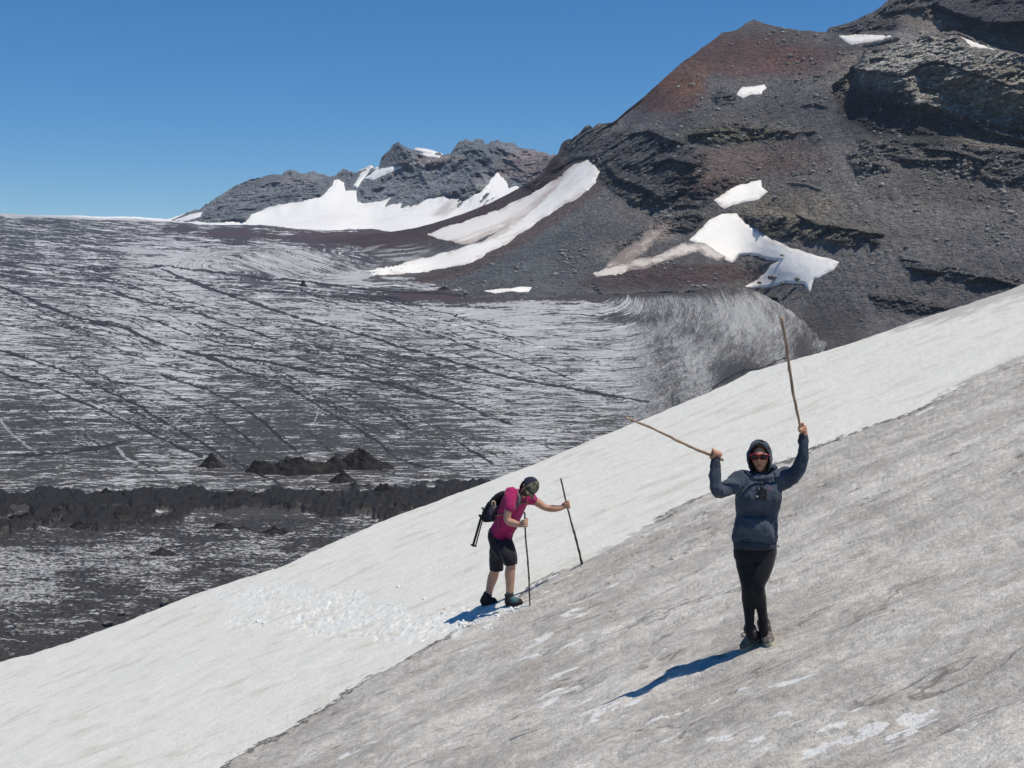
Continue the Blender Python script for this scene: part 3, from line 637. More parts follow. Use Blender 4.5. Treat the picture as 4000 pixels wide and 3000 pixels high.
def rock_mat(name, unit, haze=0):
    m = Mat(name, rough=0.92, spec=0.15)
    ob = m.obj(); tint = m.attr('tint', 'Color')
    a_ = m.noise(ob, 0.35 / unit, 6, 0.68); b_ = m.noise(ob, 1.1 / unit, 5, 0.7)
    vo = m.vor(ob, 1.1 / unit, out='Color'); sv = m.N('ShaderNodeSeparateColor'); m.L(vo, sv.inputs[0])
    st = sv.outputs[0]; vd = m.vor(ob, 1.1 / unit)
    vo2 = m.vor(ob, 0.42 / unit, out='Color'); sv2 = m.N('ShaderNodeSeparateColor'); m.L(vo2, sv2.inputs[0]); vd2 = m.vor(ob, 0.42 / unit)
    k = m.mth('MULTIPLY', m.mapr(a_, 0.25, 0.75, 0.62, 1.42, False), m.mapr(b_, 0.25, 0.75, 0.55, 1.45, False))
    stone = m.mth('MULTIPLY', m.mapr(st, 0.82, 0.97), m.mapr(vd, 0.5, 0.2))
    stone2 = m.mth('MULTIPLY', m.mapr(sv2.outputs[0], 0.90, 0.98), m.mapr(vd2, 0.42, 0.25))
    col = m.gain(tint, k)
    lum = m.gain(tint, 1.9)
    lum2 = m.mix(0.5, lum, (0.22, 0.205, 0.18))
    col = m.mix(m.mth('MULTIPLY', stone, 0.8), col, lum2); col = m.mix(m.mth('MULTIPLY', stone2, 0.6), col, lum2)
    col = m.mix(m.mth('MULTIPLY', m.mapr(sv.outputs[1], 0.75, 0.95), 0.6), col, m.gain(tint, 0.4))
    h = m.mth('ADD', m.mth('MULTIPLY', a_, 1.6), m.mth('MULTIPLY', b_, 0.8))
    h = m.mth('SUBTRACT', h, m.mth('MULTIPLY', vd, 0.5)); h = m.mth('SUBTRACT', h, m.mth('MULTIPLY', vd2, 0.5))
    vb_ = m.vor(m.scl(ob, (1, 1, 1.7)), 0.30 / unit, feature='DISTANCE_TO_EDGE'); vc_ = m.vor(m.scl(ob, (1, 1, 1.7)), 0.30 / unit, out='Color'); s3 = m.N('ShaderNodeSeparateColor'); m.L(vc_, s3.inputs[0])
    cg = m.attr('crag') if unit == 1.0 else 0.3
    blk = m.mth('ADD', m.mapr(vb_, 0.0, 0.12), m.mth('MULTIPLY', s3.outputs[0], 1.1))
    h = m.mth('ADD', h, m.mth('MULTIPLY', m.mth('MULTIPLY', blk, cg), 1.3))
    col = m.gain(col, m.mth('ADD', 1.0, m.mth('MULTIPLY', m.mth('SUBTRACT', s3.outputs[1], 0.5), m.mth('MULTIPLY', cg, 0.7))))
    return m.done(col, m.bump(h, 1.7 * unit, 1.0))
rock = rock_mat('volcanic_rock', 1.0)
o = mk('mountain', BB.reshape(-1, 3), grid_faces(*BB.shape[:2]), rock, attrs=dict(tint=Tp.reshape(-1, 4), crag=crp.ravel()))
tag(o, kind='structure')
def sampler(us_, vb_, vt_, Ysurf):                        # depth of a finished slope at any sight line
    nr_ = Ysurf.shape[0]
    def f(u, v):
        u = np.asarray(u, float); j = np.clip(np.interp(u, us_, np.arange(len(us_))), 0, len(us_) - 1.001); j0 = j.astype(int); fj = j - j0
        vb2 = np.interp(u, us_, vb_); vt2 = np.interp(u, us_, vt_); t = np.clip((v - vb2) / (vt2 - vb2), 0, 0.9999) * (nr_ - 1); i0 = t.astype(int); fi = t - i0
        return (Ysurf[i0, j0] * (1 - fi) + Ysurf[i0 + 1, j0] * fi) * (1 - fj) + (Ysurf[i0, j0 + 1] * (1 - fi) + Ysurf[i0 + 1, j0 + 1] * fi) * fj
    return f
MU, MV, MY = us, V, Y0
fS = sampler(us, vbm, blur(np.repeat(vs[None], 3, 0), 3)[1], blur(Y0 - D, 3))
# ---- far range
ctl2 = np.array([(380, 480, 1190), (540, 492, 1080), (700, 512, 960), (900, 512, 900), (1100, 480, 860), (1210, 400, 880), (1300, 420, 860), (380, 465, 1230), (560, 440, 1230), (740, 430, 1180), (900, 420, 1150), (1080, 400, 1090), (1180, 400, 1040),
                 (560, 378, 1330), (740, 370, 1350), (862, 305, 1330), (1040, 300, 1240), (1200, 335, 1190), (1300, 340, 1150), (250, 500, 1250), (1000, 450, 1040), (800, 470, 1090)], float)
fY2 = tps(ctl2[:, :2] * D2P, np.log(ctl2[:, 2]))
sky_f = d2([(300, 488), (370, 476), (400, 462), (435, 450), (455, 436), (480, 420), (510, 402), (540, 388), (555, 384), (580, 379), (605, 377), (630, 366), (650, 374), (680, 372), (712, 382), (720, 380), (738, 367), (768, 371),
            (790, 366), (818, 362), (824, 340), (840, 325), (848, 312), (860, 304), (872, 315), (890, 324), (915, 330), (945, 330), (972, 335), (984, 318), (992, 306), (1005, 298), (1022, 305), (1035, 299), (1050, 308),
            (1075, 304), (1092, 309), (1110, 308), (1124, 320), (1150, 322), (1185, 332), (1206, 336), (1300, 345), (1400, 380)])
bot_f = d2([(300, 500), (380, 490), (540, 498), (700, 520), (900, 520), (1100, 500), (1200, 440), (1400, 440)])
us = np.arange(146, 640, 0.8)
vs = np.interp(us, sky_f[:, 0], sky_f[:, 1]) + 2.3 * fbm(us, us * 0, scale=0.16, octs=4, gain=0.6, seed=201) * sstep(172, 200, us); vbf = np.interp(us, bot_f[:, 0], bot_f[:, 1])
NR = 260; tt = np.linspace(0, 1, NR)[:, None]
U = np.repeat(us[None], NR, 0); V = vbf[None] + (vs - vbf)[None] * tt
Y0 = np.exp(fY2(U, V)); B = P(U, V, Y0)
D = 14 * fbm(B[..., 0], B[..., 1], B[..., 2], scale=1 / 90, octs=3, seed=211) * 1.0
rd = fbm(B[..., 0] + 0.6 * B[..., 2], B[..., 1] * 0.3, B[..., 2] * 0.5, scale=1 / 45, octs=6, gain=0.58, seed=215, kind=1)
D += 38 * rd + 5 * fbm(B[..., 0], B[..., 1], B[..., 2] * 1.6, scale=1 / 16, octs=4, gain=0.6, seed=218, kind=2)
D += 30 * mask([(950, 420), (985, 312), (1010, 296), (1120, 316), (1210, 336), (1230, 380), (1130, 400), (1080, 370), (1050, 360), (1000, 430)], 14, 4, 221)[0]
D += 26 * mask([(1000, 430), (1040, 380), (1062, 352), (1078, 360), (1070, 385), (1050, 410), (1010, 440)], 9, 2, 222)[0]
D += 22 * mask([(820, 365), (825, 335), (862, 300), (890, 322), (900, 345), (860, 365), (800, 372)], 8, 2, 223)[0]
D += 22 * mask([(780, 440), (780, 405), (900, 340), (980, 335), (960, 400), (940, 425), (860, 430), (800, 432)], 12, 4, 224)[0]
D += 22 * mask([(420, 470), (480, 425), (560, 385), (640, 368), (720, 392), (715, 425), (640, 440), (560, 455), (530, 478), (440, 474)], 10, 4, 225)[0]
APRON = [(150, 500), (300, 486), (380, 478), (470, 480), (530, 480), (545, 462), (560, 455), (600, 442), (640, 438), (700, 424), (715, 405), (728, 388), (742, 395), (748, 412), (770, 412), (772, 436), (790, 440), (845, 428), (870, 440),
         (900, 434), (960, 424), (985, 432), (1010, 430), (1050, 408), (1058, 385), (1075, 374), (1092, 387), (1126, 404), (1250, 420), (1250, 520), (900, 540), (700, 540), (380, 505), (150, 510)]
FARP = [[(898, 325), (925, 328), (952, 336), (948, 341), (920, 338)], [(790, 385), (812, 368), (845, 360), (870, 361), (840, 374), (805, 388)], [(765, 400), (780, 374), (800, 363), (790, 380), (772, 404)],
        [(376, 476), (410, 464), (436, 458), (432, 468), (405, 476)], [(690, 432), (720, 400), (724, 390), (735, 388), (745, 412), (760, 420)]]
D = settle(D, [APRON] + FARP, 16, 5)
D *= sstep(0, 0.05, tt) * (0.2 + 0.8 * sstep(1.0, 0.97, tt))
B = P(U, V, Y0 - D)
foot = B[0].copy(); foot[:, 2] -= 40
bk1 = B[-1].copy(); bk1[:, 1] += 40; bk1[:, 2] -= 25
bk2 = B[-1].copy(); bk2[:, 1] += 300; bk2[:, 2] -= 300
BB = np.concatenate([foot[None], B, bk1[None], bk2[None]], 0)
nz = fbm(B[..., 0], B[..., 1], B[..., 2], scale=1 / 60, octs=4, seed=241)
T = np.ones(U.shape + (3,)) * np.array([0.105, 0.112, 0.122])
def zf(c, x, y, rx, ry, k=1.0):
    global T
    T = zone(T, np.clip(sstep(0.2, 0.75, gauss(U, V, x, y, rx, ry) + 0.2 * nz) * k, 0, 1), c)
zf((0.125, 0.105, 0.105), 1150, 360, 100, 40, .9); zf((0.08, 0.088, 0.10), 1020, 340, 70, 45, .9); zf((0.145, 0.12, 0.105), 940, 345, 60, 12, .7); zf((0.15, 0.15, 0.15), 1045, 395, 26, 30, .9)
zf((0.13, 0.122, 0.12), 640, 385, 60, 10, .6); zf((0.075, 0.08, 0.09), 850, 340, 30, 30, .8)
T = T * (2.7 * (1 + 0.45 * nz))[..., None]
Tp = np.concatenate([T[:1], T, T[-1:], T[-1:]], 0); Tp = np.concatenate([Tp, np.ones(Tp.shape[:2] + (1,))], -1)
fS2 = sampler(us, vbf, blur(np.repeat(vs[None], 3, 0), 3)[1], blur(Y0 - D, 3))
rock2 = rock_mat('far_rock', 3.5)
o = mk('far_range', BB.reshape(-1, 3), grid_faces(*BB.shape[:2]), rock2, attrs=dict(tint=Tp.reshape(-1, 4)))
tag(o, kind='structure')

# ---- lasting snow on the slopes: sheets lying on the ground, thick in the middle and thinning to nothing
def snowpatch_mat(name, clean, dirt, sc, lo, hi):
    m = Mat(name, rough=0.8, spec=0.2); ob = m.obj()
    n_ = m.noise(ob, sc, 5, 0.6); n2_ = m.noise(ob, sc * 6, 4, 0.6)
    q = m.mth('ADD', m.mth('MULTIPLY', n_, 0.7), m.mth('MULTIPLY', n2_, 0.3))
    q = m.mth('ADD', q, m.mth('MULTIPLY', m.attr('soil'), 0.5))
    col = m.mix(m.mapr(q, lo, hi), clean, dirt)
    return m.done(col, m.bump(n2_, 0.5, 0.4))
sp_clean = snowpatch_mat('firn', (0.84, 0.82, 0.78), (0.56, 0.51, 0.46), 0.06, 0.50, 0.86)
sp_mid = snowpatch_mat('rosy_firn', (0.80, 0.765, 0.72), (0.46, 0.38, 0.34), 0.08, 0.52, 0.90)
sp_dirty = snowpatch_mat('dusty_firn', (0.56, 0.52, 0.48), (0.20, 0.165, 0.15), 0.12, 0.36, 0.66)
sp_far = snowpatch_mat('far_snow', (0.77, 0.765, 0.745), (0.50, 0.47, 0.45), 0.012, 0.52, 0.85)
NOSTONE = []
def patch(name, poly, f, mat, step=0.8, thick=0.2, wob=2.2, seed=0, off=0.0, soil=None, mx=12):
    NOSTONE.append(poly)
    pp = d2(poly); u0, v0 = pp.min(0) - 6; u1, v1 = pp.max(0) + 6
    uu = np.arange(u0, u1, step); vv = np.arange(v1, v0, -step * 0.8)
    Ug, Vg = np.meshgrid(uu, vv)
    s = poly_sd(Ug, Vg, pp) + wob * fbm(Ug, Vg, scale=0.10, octs=4, gain=0.55, seed=seed)
    if name == 'snow_field': s = s - 26 * np.clip(fbm((Ug + 1.2 * Vg) * 0.055, (Ug - 0.7 * Vg) * 0.016, scale=1.0, octs=4, gain=.6, seed=9) * 1.6, 0, 1) * gauss(Ug, Vg, 940, 432, 170, 34)
    y = f(Ug, Vg)
    sc = y / 500
    d_ = np.where(s > 0, off * (0.25 + 0.75 * sstep(0, 3, s)) + thick * np.minimum(s, mx) * .2, off * (0.25 + s)) * sc
    d_ = d_ + 0.25 * sc * fbm(Ug, Vg, scale=0.06, octs=3, seed=seed + 3)
    b = P(Ug, Vg, y - d_)
    keep = s > -3
    fc = grid_faces(*Ug.shape); fc = fc[keep.ravel()[fc].all(1)]
    used = np.unique(fc); remap = np.full(Ug.size, -1); remap[used] = np.arange(len(used))
    so = (np.zeros_like(Ug) if soil is None else soil(Ug, Vg)).ravel()[used]
    so = so + (0.42 * (1 - sstep(-1, 5, s + 2.5 * fbm(Ug, Vg, scale=.2, octs=3, seed=seed + 7)))).ravel()[used] * (0.3 if mat.name == 'far_snow' else 1)
    o = mk(name, b.reshape(-1, 3)[used], remap[fc], mat, attrs=dict(soil=so))
    tag(o, kind='structure'); return o
patch('snow_gully', GULLY, fS, sp_clean, seed=301, off=1.7, soil=lambda u, v: 0.4 * gauss(u, v, 1225, 390, 30, 30) + 0.25 * gauss(u, v, 1050, 510, 150, 14))
patch('dusty_snow', UPPER, fS, sp_mid, seed=303, off=1.2, soil=lambda u, v: 0.55 * sstep(11, 3, line_d(u, v, d2([(985, 528), (1080, 498), (1150, 456), (1225, 390)]))) - .12)
patch('snow_patch', SNOW2, fS, sp_clean, seed=305, off=0.9)
patch('snow_patch', SNOW3, fS, sp_clean, seed=307, off=1.0, wob=1.6)
patch('dusty_snow', DUST1, fS, sp_dirty, seed=309, off=1.2, soil=lambda u, v: -0.3 * gauss(u, v, 1310, 588, 50, 12) - 0.12)
patch('dusty_snow', DUST2, fS, sp_dirty, seed=311, off=1.0, wob=4, soil=lambda u, v: 0.15 + 0 * u)
for i, (pl, sd_, st_p) in enumerate([(SNOW4, 313, .5), (SNOW5, 315, .5), (SNOW6, 317, .5), (SNOW7, 319, .5)]): patch('snow_patch', pl, fS, sp_clean, seed=sd_, off=0.9, step=st_p, wob=1.3)
patch('snow_field', APRON, fS2, sp_far, seed=321, off=1.6, step=.7, wob=2.2,
      soil=lambda u, v: 1.2 * np.clip(fbm((u + 1.3 * v) * 0.05, (u - 0.6 * v) * 0.012, scale=1.0, octs=3, seed=5) * gauss(u, v, 960, 440, 170, 32), 0, 1))
for i, pl in enumerate(FARP): patch('snow_patch', pl, fS2, sp_far, seed=331 + i, off=1.8, step=.4, wob=0.8)
# ---------------------------------------------------------------- loose stones, boulders, debris mounds
def lump(rng, r, n=10, sq=(1, 1, 1), rings=6, rough=0.35, sd=0):
    vs = [(0, 0, 1)]
    for i in range(1, rings):
        a = math.pi * i / rings
        for j in range(n):
            b = 2 * math.pi * (j + 0.5 * (i % 2)) / n; vs.append((math.sin(a) * math.cos(b), math.sin(a) * math.sin(b), math.cos(a)))
    vs.append((0, 0, -1)); vs = np.array(vs)
    s = rng.uniform(0, 100)
    d = 1 + rough * fbm(vs[:, 0] + s, vs[:, 1], vs[:, 2], scale=1.3, octs=3, gain=0.6, seed=sd)
    q = vs * d[:, None]
    for _ in range(5):                                    # chop flat faces
        nn = np.array([rng.gauss(0, 1) for _ in range(3)]); nn /= np.linalg.norm(nn); k = rng.uniform(0.55, 0.85)
        e = np.maximum(q @ nn - k, 0); q = q - e[:, None] * nn
    q = q * np.array(sq) * r
    fs = []
    for j in range(n): fs.append((0, 1 + j, 1 + (j + 1) % n))
    for i in range(rings - 2):
        for j in range(n):
            a = 1 + i * n + j; b = 1 + i * n + (j + 1) % n; fs.append((a, a + n, b + n)); fs.append((a, b + n, b))
    l = len(vs) - 1
    for j in range(n): fs.append((l, l - n + (j + 1) % n, l - n + j))
    return q, np.array(fs)
def simple_mat(name, c1, c2, scale=3, rough=0.9, bump=0.02, spec=0.2, detail=4, lo=0.35, hi=0.65):
    m = Mat(name, rough=rough, spec=spec); n_ = m.noise(m.obj(), scale, detail, 0.6)
    return m.done(m.mix(m.mapr(n_, lo, hi), c1, c2), m.bump(n_, bump, 0.6) if bump else None)
stone_m = simple_mat('scree_stone', (0.15, 0.142, 0.132), (0.36, 0.335, 0.30), 0.35, bump=0.15)
rng = random.Random(5)
protos = [lump(rng, 1, n=6, rings=4, sd=i) for i in range(8)]
def scatter(name, pts, mat, kind='stuff', flat=True):
    vs, fs, k = [], [], 0
    for (p, r) in pts:
        q, f = protos[rng.randrange(8)]
        a = rng.uniform(0, 6.28); c_, s_ = math.cos(a), math.sin(a)
        sq = np.array([rng.uniform(.8, 1.5), rng.uniform(.7, 1.2), rng.uniform(.5, .9)])
        q2 = q * sq * r; q2 = np.stack([q2[:, 0] * c_ - q2[:, 1] * s_, q2[:, 0] * s_ + q2[:, 1] * c_, q2[:, 2]], -1)
        vs.append(q2 + p); fs.append(f + k); k += len(q)
    return mk(name, np.concatenate(vs), np.concatenate(fs), mat, smooth=not flat)
# stones on the mountain: surface looked up from the built mesh
mm = bpy.data.objects['mountain'].data
co = np.empty(len(mm.vertices) * 3, np.float32); mm.vertices.foreach_get('co', co); co = co.reshape(-1, len(MU), 3)[1:1 + MV.shape[0]]
pts = []
nr = np.random.default_rng(3)
dens = gauss(MU[None] + 0 * MV, MV, 1880, 430, 260, 110) + gauss(MU[None] + 0 * MV, MV, 1150, 580, 260, 60) * .6 + gauss(MU[None] + 0 * MV, MV, 2150, 350, 200, 160) + 0.35 * gauss(MU[None] + 0 * MV, MV, 1650, 250, 300, 250)
cl_ = fbm(MU[None] + 0 * MV, MV, scale=0.03, octs=4, gain=.6, seed=77); dens = dens * sstep(0.0, 0.35, cl_) ** 2 + dens * .06
for pl_ in NOSTONE: dens = dens * (poly_sd(MU[None] + 0 * MV, MV, d2(pl_)) < -1)
dens = dens / dens.sum(); idx = nr.choice(dens.size, 5200, p=dens.ravel())
for i in idx:
    p = co.reshape(-1, 3)[i]; r = (0.14 + 0.75 * nr.random() ** 9) * (p[1] / 400)
    pts.append((p + [0, -0.1, 0.1], r))
tag(scatter('scree_stones', pts, stone_m), kind='stuff')

mound_m = simple_mat('debris_gravel', (0.010, 0.0095, 0.0095), (0.036, 0.033, 0.031), 0.9, bump=0.8, detail=8)
bould_m = simple_mat('boulder_rock', (0.10, 0.095, 0.088), (0.26, 0.245, 0.22), 0.8, bump=0.1, detail=6)
def mound(x, y, wpx, hpx, seed, label, depth=0.8, skew=0.0, group=None, peaks=1, soft=0.0):
    """x, y: foot centre on the survey sheet, wpx wide, hpx tall"""
    u, v = x * D2P, y * D2P; yy = float(gl_y(u, v)); c = P(u, v, yy); mp = yy / FPX * D2P
    W, H = wpx * mp / 2, hpx * mp * 1.1
    n = 90; th = np.linspace(0, 2 * np.pi, n, endpoint=False); rs = np.linspace(0, 1, 40)
    rg, tg = np.meshgrid(rs, th, indexing='ij')
    X_ = rg * np.cos(tg); Y_ = rg * np.sin(tg)
    if peaks > 1:
        h = 0
        for i in range(peaks):
            cx = -0.6 + 1.2 * i / (peaks - 1); h = np.maximum(h, (1 - np.hypot((X_ - cx) * 1.6, Y_) ) * (0.7 + 0.3 * math.sin(seed + i * 2.3)))
        h = np.maximum(h, 0.75 * (1 - rg))
    else: h = 1.05 - np.sqrt(rg ** 2 + 0.012 + soft)
    h = np.maximum(h, 0) * np.maximum(1 - rg, 0) ** 0.45
    nz_ = fbm(X_ * 4, Y_ * 3, scale=1.2, octs=6, gain=0.68, seed=seed, kind=1)
    h = h * (1 + 0.28 * nz_) + 0.10 * (1 - rg) * fbm(X_ * 9, Y_ * 9, scale=1.0, octs=3, seed=seed + 5) - 0.12 * rg
    wob_ = 1 + 0.25 * fbm(np.cos(tg) * 2, np.sin(tg) * 2, scale=1, octs=3, seed=seed + 1)
    q = np.stack([(X_ * wob_ + skew * h) * W, Y_ * wob_ * W * depth, h * H - 0.1 * H + Y_ * W * depth * 0.08], -1)
    q = q.reshape(-1, 3) + c
    i = np.arange(40 * n).reshape(40, n); fs = np.stack([i[:-1], i[1:], np.roll(i, -1, 1)[1:], np.roll(i, -1, 1)[:-1]], -1).reshape(-1, 4)
    o = mk('debris_mound', q, fs, mound_m, origin=c)
    tag(o, label, 'debris mound', group); return o
mound(456, 1008, 84, 28, 1, 'small pointed black debris mound, leftmost of the three mounds above the dark belt', group='debris mounds on the glacier')
mound(640, 1018, 230, 46, 2, 'long black debris ridge with several peaks, middle of three mounds above the dark belt', group='debris mounds on the glacier', skew=-.2, peaks=4, depth=.5)
mound(785, 1008, 190, 58, 3, 'tall black debris mound with a sharp peak, rightmost of the three above the dark belt', group='debris mounds on the glacier', skew=-.15, peaks=2, depth=.5)
mound(740, 1040, 80, 24, 7, 'dark debris knob at the lower end of the long black ridge', group='debris mounds on the glacier')
mound(655, 617, 24, 13, 4, 'tiny isolated black debris cone far out on the banded ice', group='debris mounds on the glacier')
mound(960, 620 + 8, 50, 10, 5, 'low maroon-black heap at the glacier edge below the snow tongue', group='debris mounds on the glacier')
rr = random.Random(11)
SPECIAL = {(500, 1082): 'tallest black heap rising from the middle of the dark belt', (835, 1070): 'tall black heap of the dark belt nearest the bent-over man',
           (590, 1150): 'dark cone standing alone on grey ice below the middle of the dark belt', (350, 1194): 'low flat dark mound on the bright ice sheets below the dark belt',
           (525, 1142): 'tiny heap beside a wider one just below the dark belt', (485, 1140): 'wide low dark cone just below the dark belt, left of the alone-standing one',
           (170, 1140): 'dark cone at the lower edge of the belt next to white ice slivers', (30, 1078): 'jagged black cone of the dark belt at the left edge of the photo'}
for i, (x, y, w_, h_) in enumerate([(a_, b_, c_ * 1.25, d_ * .72) for a_, b_, c_, d_ in [(30, 1078, 60, 26), (90, 1082, 70, 30), (150, 1074, 50, 32), (228, 1072, 60, 34), (270, 1080, 60, 24), (330, 1084, 70, 24), (410, 1086, 80, 26), (500, 1082, 90, 44), (560, 1080, 60, 28), (620, 1086, 70, 24),
                                  (700, 1080, 70, 28), (835, 1070, 90, 44), (770, 1086, 80, 24), (900, 1072, 80, 26), (960, 1064, 70, 18), (170, 1140, 60, 32), (590, 1150, 60, 26), (350, 1194, 60, 16), (485, 1140, 70, 18), (525, 1142, 24, 10), (60, 1120, 90, 26), (260, 1120, 90, 34), (130, 1110, 100, 26)]]):
    mound(x, y, w_, h_, 20 + i, SPECIAL.get((x, y), 'jagged black debris heap in the dark belt of rubble crossing the glacier'), group='debris cones along the dark belt', skew=rr.uniform(-.2, .2), depth=rr.uniform(.4, .8), peaks=rr.choice([1, 2, 3]) if w_ > 55 else 1, soft=0.06)
def boulder(x, y, wpx, hpx, seed, label, group='boulders at the edge of the glacier', f=None, mat=None):
    u, v = x * D2P, y * D2P; yy = float(gl_y(u, v)) if f is None else float(f(u, v)); c = P(u, v, yy); mp = yy / FPX * D2P
    q, fs = lump(random.Random(seed), 1, n=12, rings=8, sd=seed, rough=.45)
    q = q * np.array([wpx * mp / 2, wpx * mp / 2, hpx * mp / 2]) + c + [0, 0, hpx * mp * 0.3]
    o = mk('boulder', q, fs, mat or bould_m, origin=c, smooth=False); tag(o, label, 'boulder', group)
boulder(356, 1306, 20, 17, 1, 'angular dark boulder with a pale top above the snow edge, right of the pair')
boulder(262, 1328, 17, 13, 2, 'pale rounded boulder, left one of the touching pair near the snow edge')
boulder(277, 1330, 14, 11, 3, 'darker boulder, right one of the touching pair near the snow edge')
boulder(40, 1357, 20, 13, 4, 'pale grey boulder alone near the left edge of the photo')
boulder(233, 1348, 24, 10, 5, 'low dark flat boulder just below the boulder pair')
boulder(425, 1280, 9, 6, 6, 'small dark stone on the rubble above the snow edge, furthest right of the loose stones')
fm = lambda u, v: float(fS(u, v)) - 3
for i, (x, y, w_, h_, lb) in enumerate([(1669, 602, 22, 12, 'largest dark rock lying at the foot of the big white snow patch'), (1640, 612, 12, 6, 'small dark rock left of the largest rock on the snow patch'),
                                        (1722, 606, 14, 9, 'dark rock at the lower right tongue of the big snow patch'), (1690, 612, 10, 6, 'small flat rock between two larger rocks at the foot of the snow patch'),
                                        (1690, 553, 12, 5, 'thin dark rock sticking out of the upper edge of the big snow patch'), (1700, 632, 11, 7, 'rock on the grey ice just below the snow patch')]):
    boulder(x, y, w_, h_, 40 + i, lb, 'rocks on the big snow patch', fm)
# snow clods kicked loose by the walker
clod_m = simple_mat('snow_clod', (0.76, 0.77, 0.77), (0.82, 0.83, 0.84), 30, bump=0)
pts = []
for _ in range(45):
    x, y, sx_, sy_ = rng.choice([(640, 1300, 110, 24), (760, 1350, 120, 26), (900, 1372, 100, 20), (1000, 1340, 80, 18), (540, 1350, 50, 15), (700, 1320, 200, 40)])
    u, v = rng.gauss(x, sx_) * D2P, rng.gauss(y, sy_) * D2P
    if v < np.interp(u, edge[:, 0], edge[:, 1]) + 8 or v > np.interp(u, dirtl[:, 0], dirtl[:, 1]) + 4: continue
    yy = float(slope_y_at(u, v)); p = P(u, v, yy); p[2] = snow_z(p[0], p[1]); r = rng.uniform(0.006, 0.016) + 0.025 * rng.random() ** 5
    pts.append((p + [0, 0, r * .3], r))
for (x, y) in [(1040, 1318), (1060, 1314), (1085, 1322), (1100, 1318), (1065, 1335), (1030, 1345), (1075, 1330), (1052, 1352), (1000, 1350), (1110, 1316), (1120, 1310), (1092, 1306)]:
    for _ in range(4):
        u, v = (x + rng.uniform(-12, 12)) * D2P, (y + rng.uniform(-4, 6)) * D2P
        yy = float(slope_y_at(u, v)); p = P(u, v, yy); p[2] = snow_z(p[0], p[1]); pts.append((p, rng.uniform(.01, .03)))
tag(scatter('snow_clods', pts, clod_m), kind='stuff')
# ---------------------------------------------------------------- people
def catmull(a, sub):
    a = np.asarray(a, float); n = len(a); out = []
    for i in range(n - 1):
        p0, p1, p2, p3 = a[max(i - 1, 0)], a[i], a[i + 1], a[min(i + 2, n - 1)]
        for t in np.arange(sub) / sub:
            out.append(0.5 * ((2 * p1) + (-p0 + p2) * t + (2 * p0 - 5 * p1 + 4 * p2 - p3) * t * t + (-p0 + 3 * p1 - 3 * p2 + p3) * t ** 3))
    out.append(a[-1]); return np.array(out)
def nrm(v): v = np.asarray(v, float); return v / (np.linalg.norm(v) + 1e-12)
def loft(secs, n=20, sub=4, cap=True):
    """secs: (centre, a_vec, b_vec) ellipse sections joined into a closed skin"""
    arr = catmull(np.array([np.concatenate(s) for s in secs]), sub); th = np.linspace(0, 2 * np.pi, n, endpoint=False)
    rings = arr[:, None, 0:3] + np.cos(th)[None, :, None] * arr[:, None, 3:6] + np.sin(th)[None, :, None] * arr[:, None, 6:9]
    m_ = len(arr); vs = rings.reshape(-1, 3); i = np.arange(m_ * n).reshape(m_, n)
    fs = [tuple(q) for q in np.stack([i[:-1], np.roll(i, -1, 1)[:-1], np.roll(i, -1, 1)[1:], i[1:]], -1).reshape(-1, 4)]
    if cap: fs.append(tuple(i[0][::-1])); fs.append(tuple(i[-1]))
    return vs, fs
def tube(pts, rad, n=14, sub=5, round_=True):
    pts = np.asarray(pts, float); rad = np.asarray(rad, float)
    arr = catmull(np.concatenate([pts, rad[:, None]], 1), sub)
    if round_:
        t0 = nrm(arr[0, :3] - arr[1, :3]); t1_ = nrm(arr[-1, :3] - arr[-2, :3]); pre, post = [], []
        for k in (0.95, 0.75, 0.4):
            q = math.sqrt(1 - k * k); pre.append(np.append(arr[0, :3] + t0 * arr[0, 3] * k, arr[0, 3] * q)); post.insert(0, np.append(arr[-1, :3] + t1_ * arr[-1, 3] * k, arr[-1, 3] * q))
        arr = np.concatenate([pre, arr, post])
    tn = np.gradient(arr[:, :3], axis=0); tn /= np.linalg.norm(tn, axis=1)[:, None] + 1e-12
    a = nrm(np.cross(tn[0], [0.3, 0.2, 1.0])) ; secs = []
    for c, t, r in zip(arr[:, :3], tn, arr[:, 3]):
        a = nrm(a - t * np.dot(a, t)); b = np.cross(t, a); secs.append((c, a * r, b * r))
    return loft(secs, n, 1)
def ball(c, r, ax=None, n=20, m_=14):
    th = np.linspace(0, np.pi, m_ + 1)[1:-1]; ph = np.linspace(0, 2 * np.pi, n, endpoint=False)
    vs = [(0, 0, 1)] + [(math.sin(t) * math.cos(p), math.sin(t) * math.sin(p), math.cos(t)) for t in th for p in ph] + [(0, 0, -1)]
    fs = [(0, 1 + j, 1 + (j + 1) % n) for j in range(n)]
    for i in range(len(th) - 1):
        for j in range(n): a = 1 + i * n + j; b = 1 + i * n + (j + 1) % n; fs.append((a, a + n, b + n, b))
    l = len(vs) - 1; fs += [(l, l - n + (j + 1) % n, l - n + j) for j in range(n)]
    q = np.array(vs) * np.asarray(r, float)
    if ax is not None: q = q @ np.array(ax)
    return q + c, fs
def joinp(ps):
    vs, fs, k = [], [], 0
    for v, f in ps: vs.append(v); fs += [tuple(int(i) + k for i in q) for q in f]; k += len(v)
    return np.concatenate(vs), fs
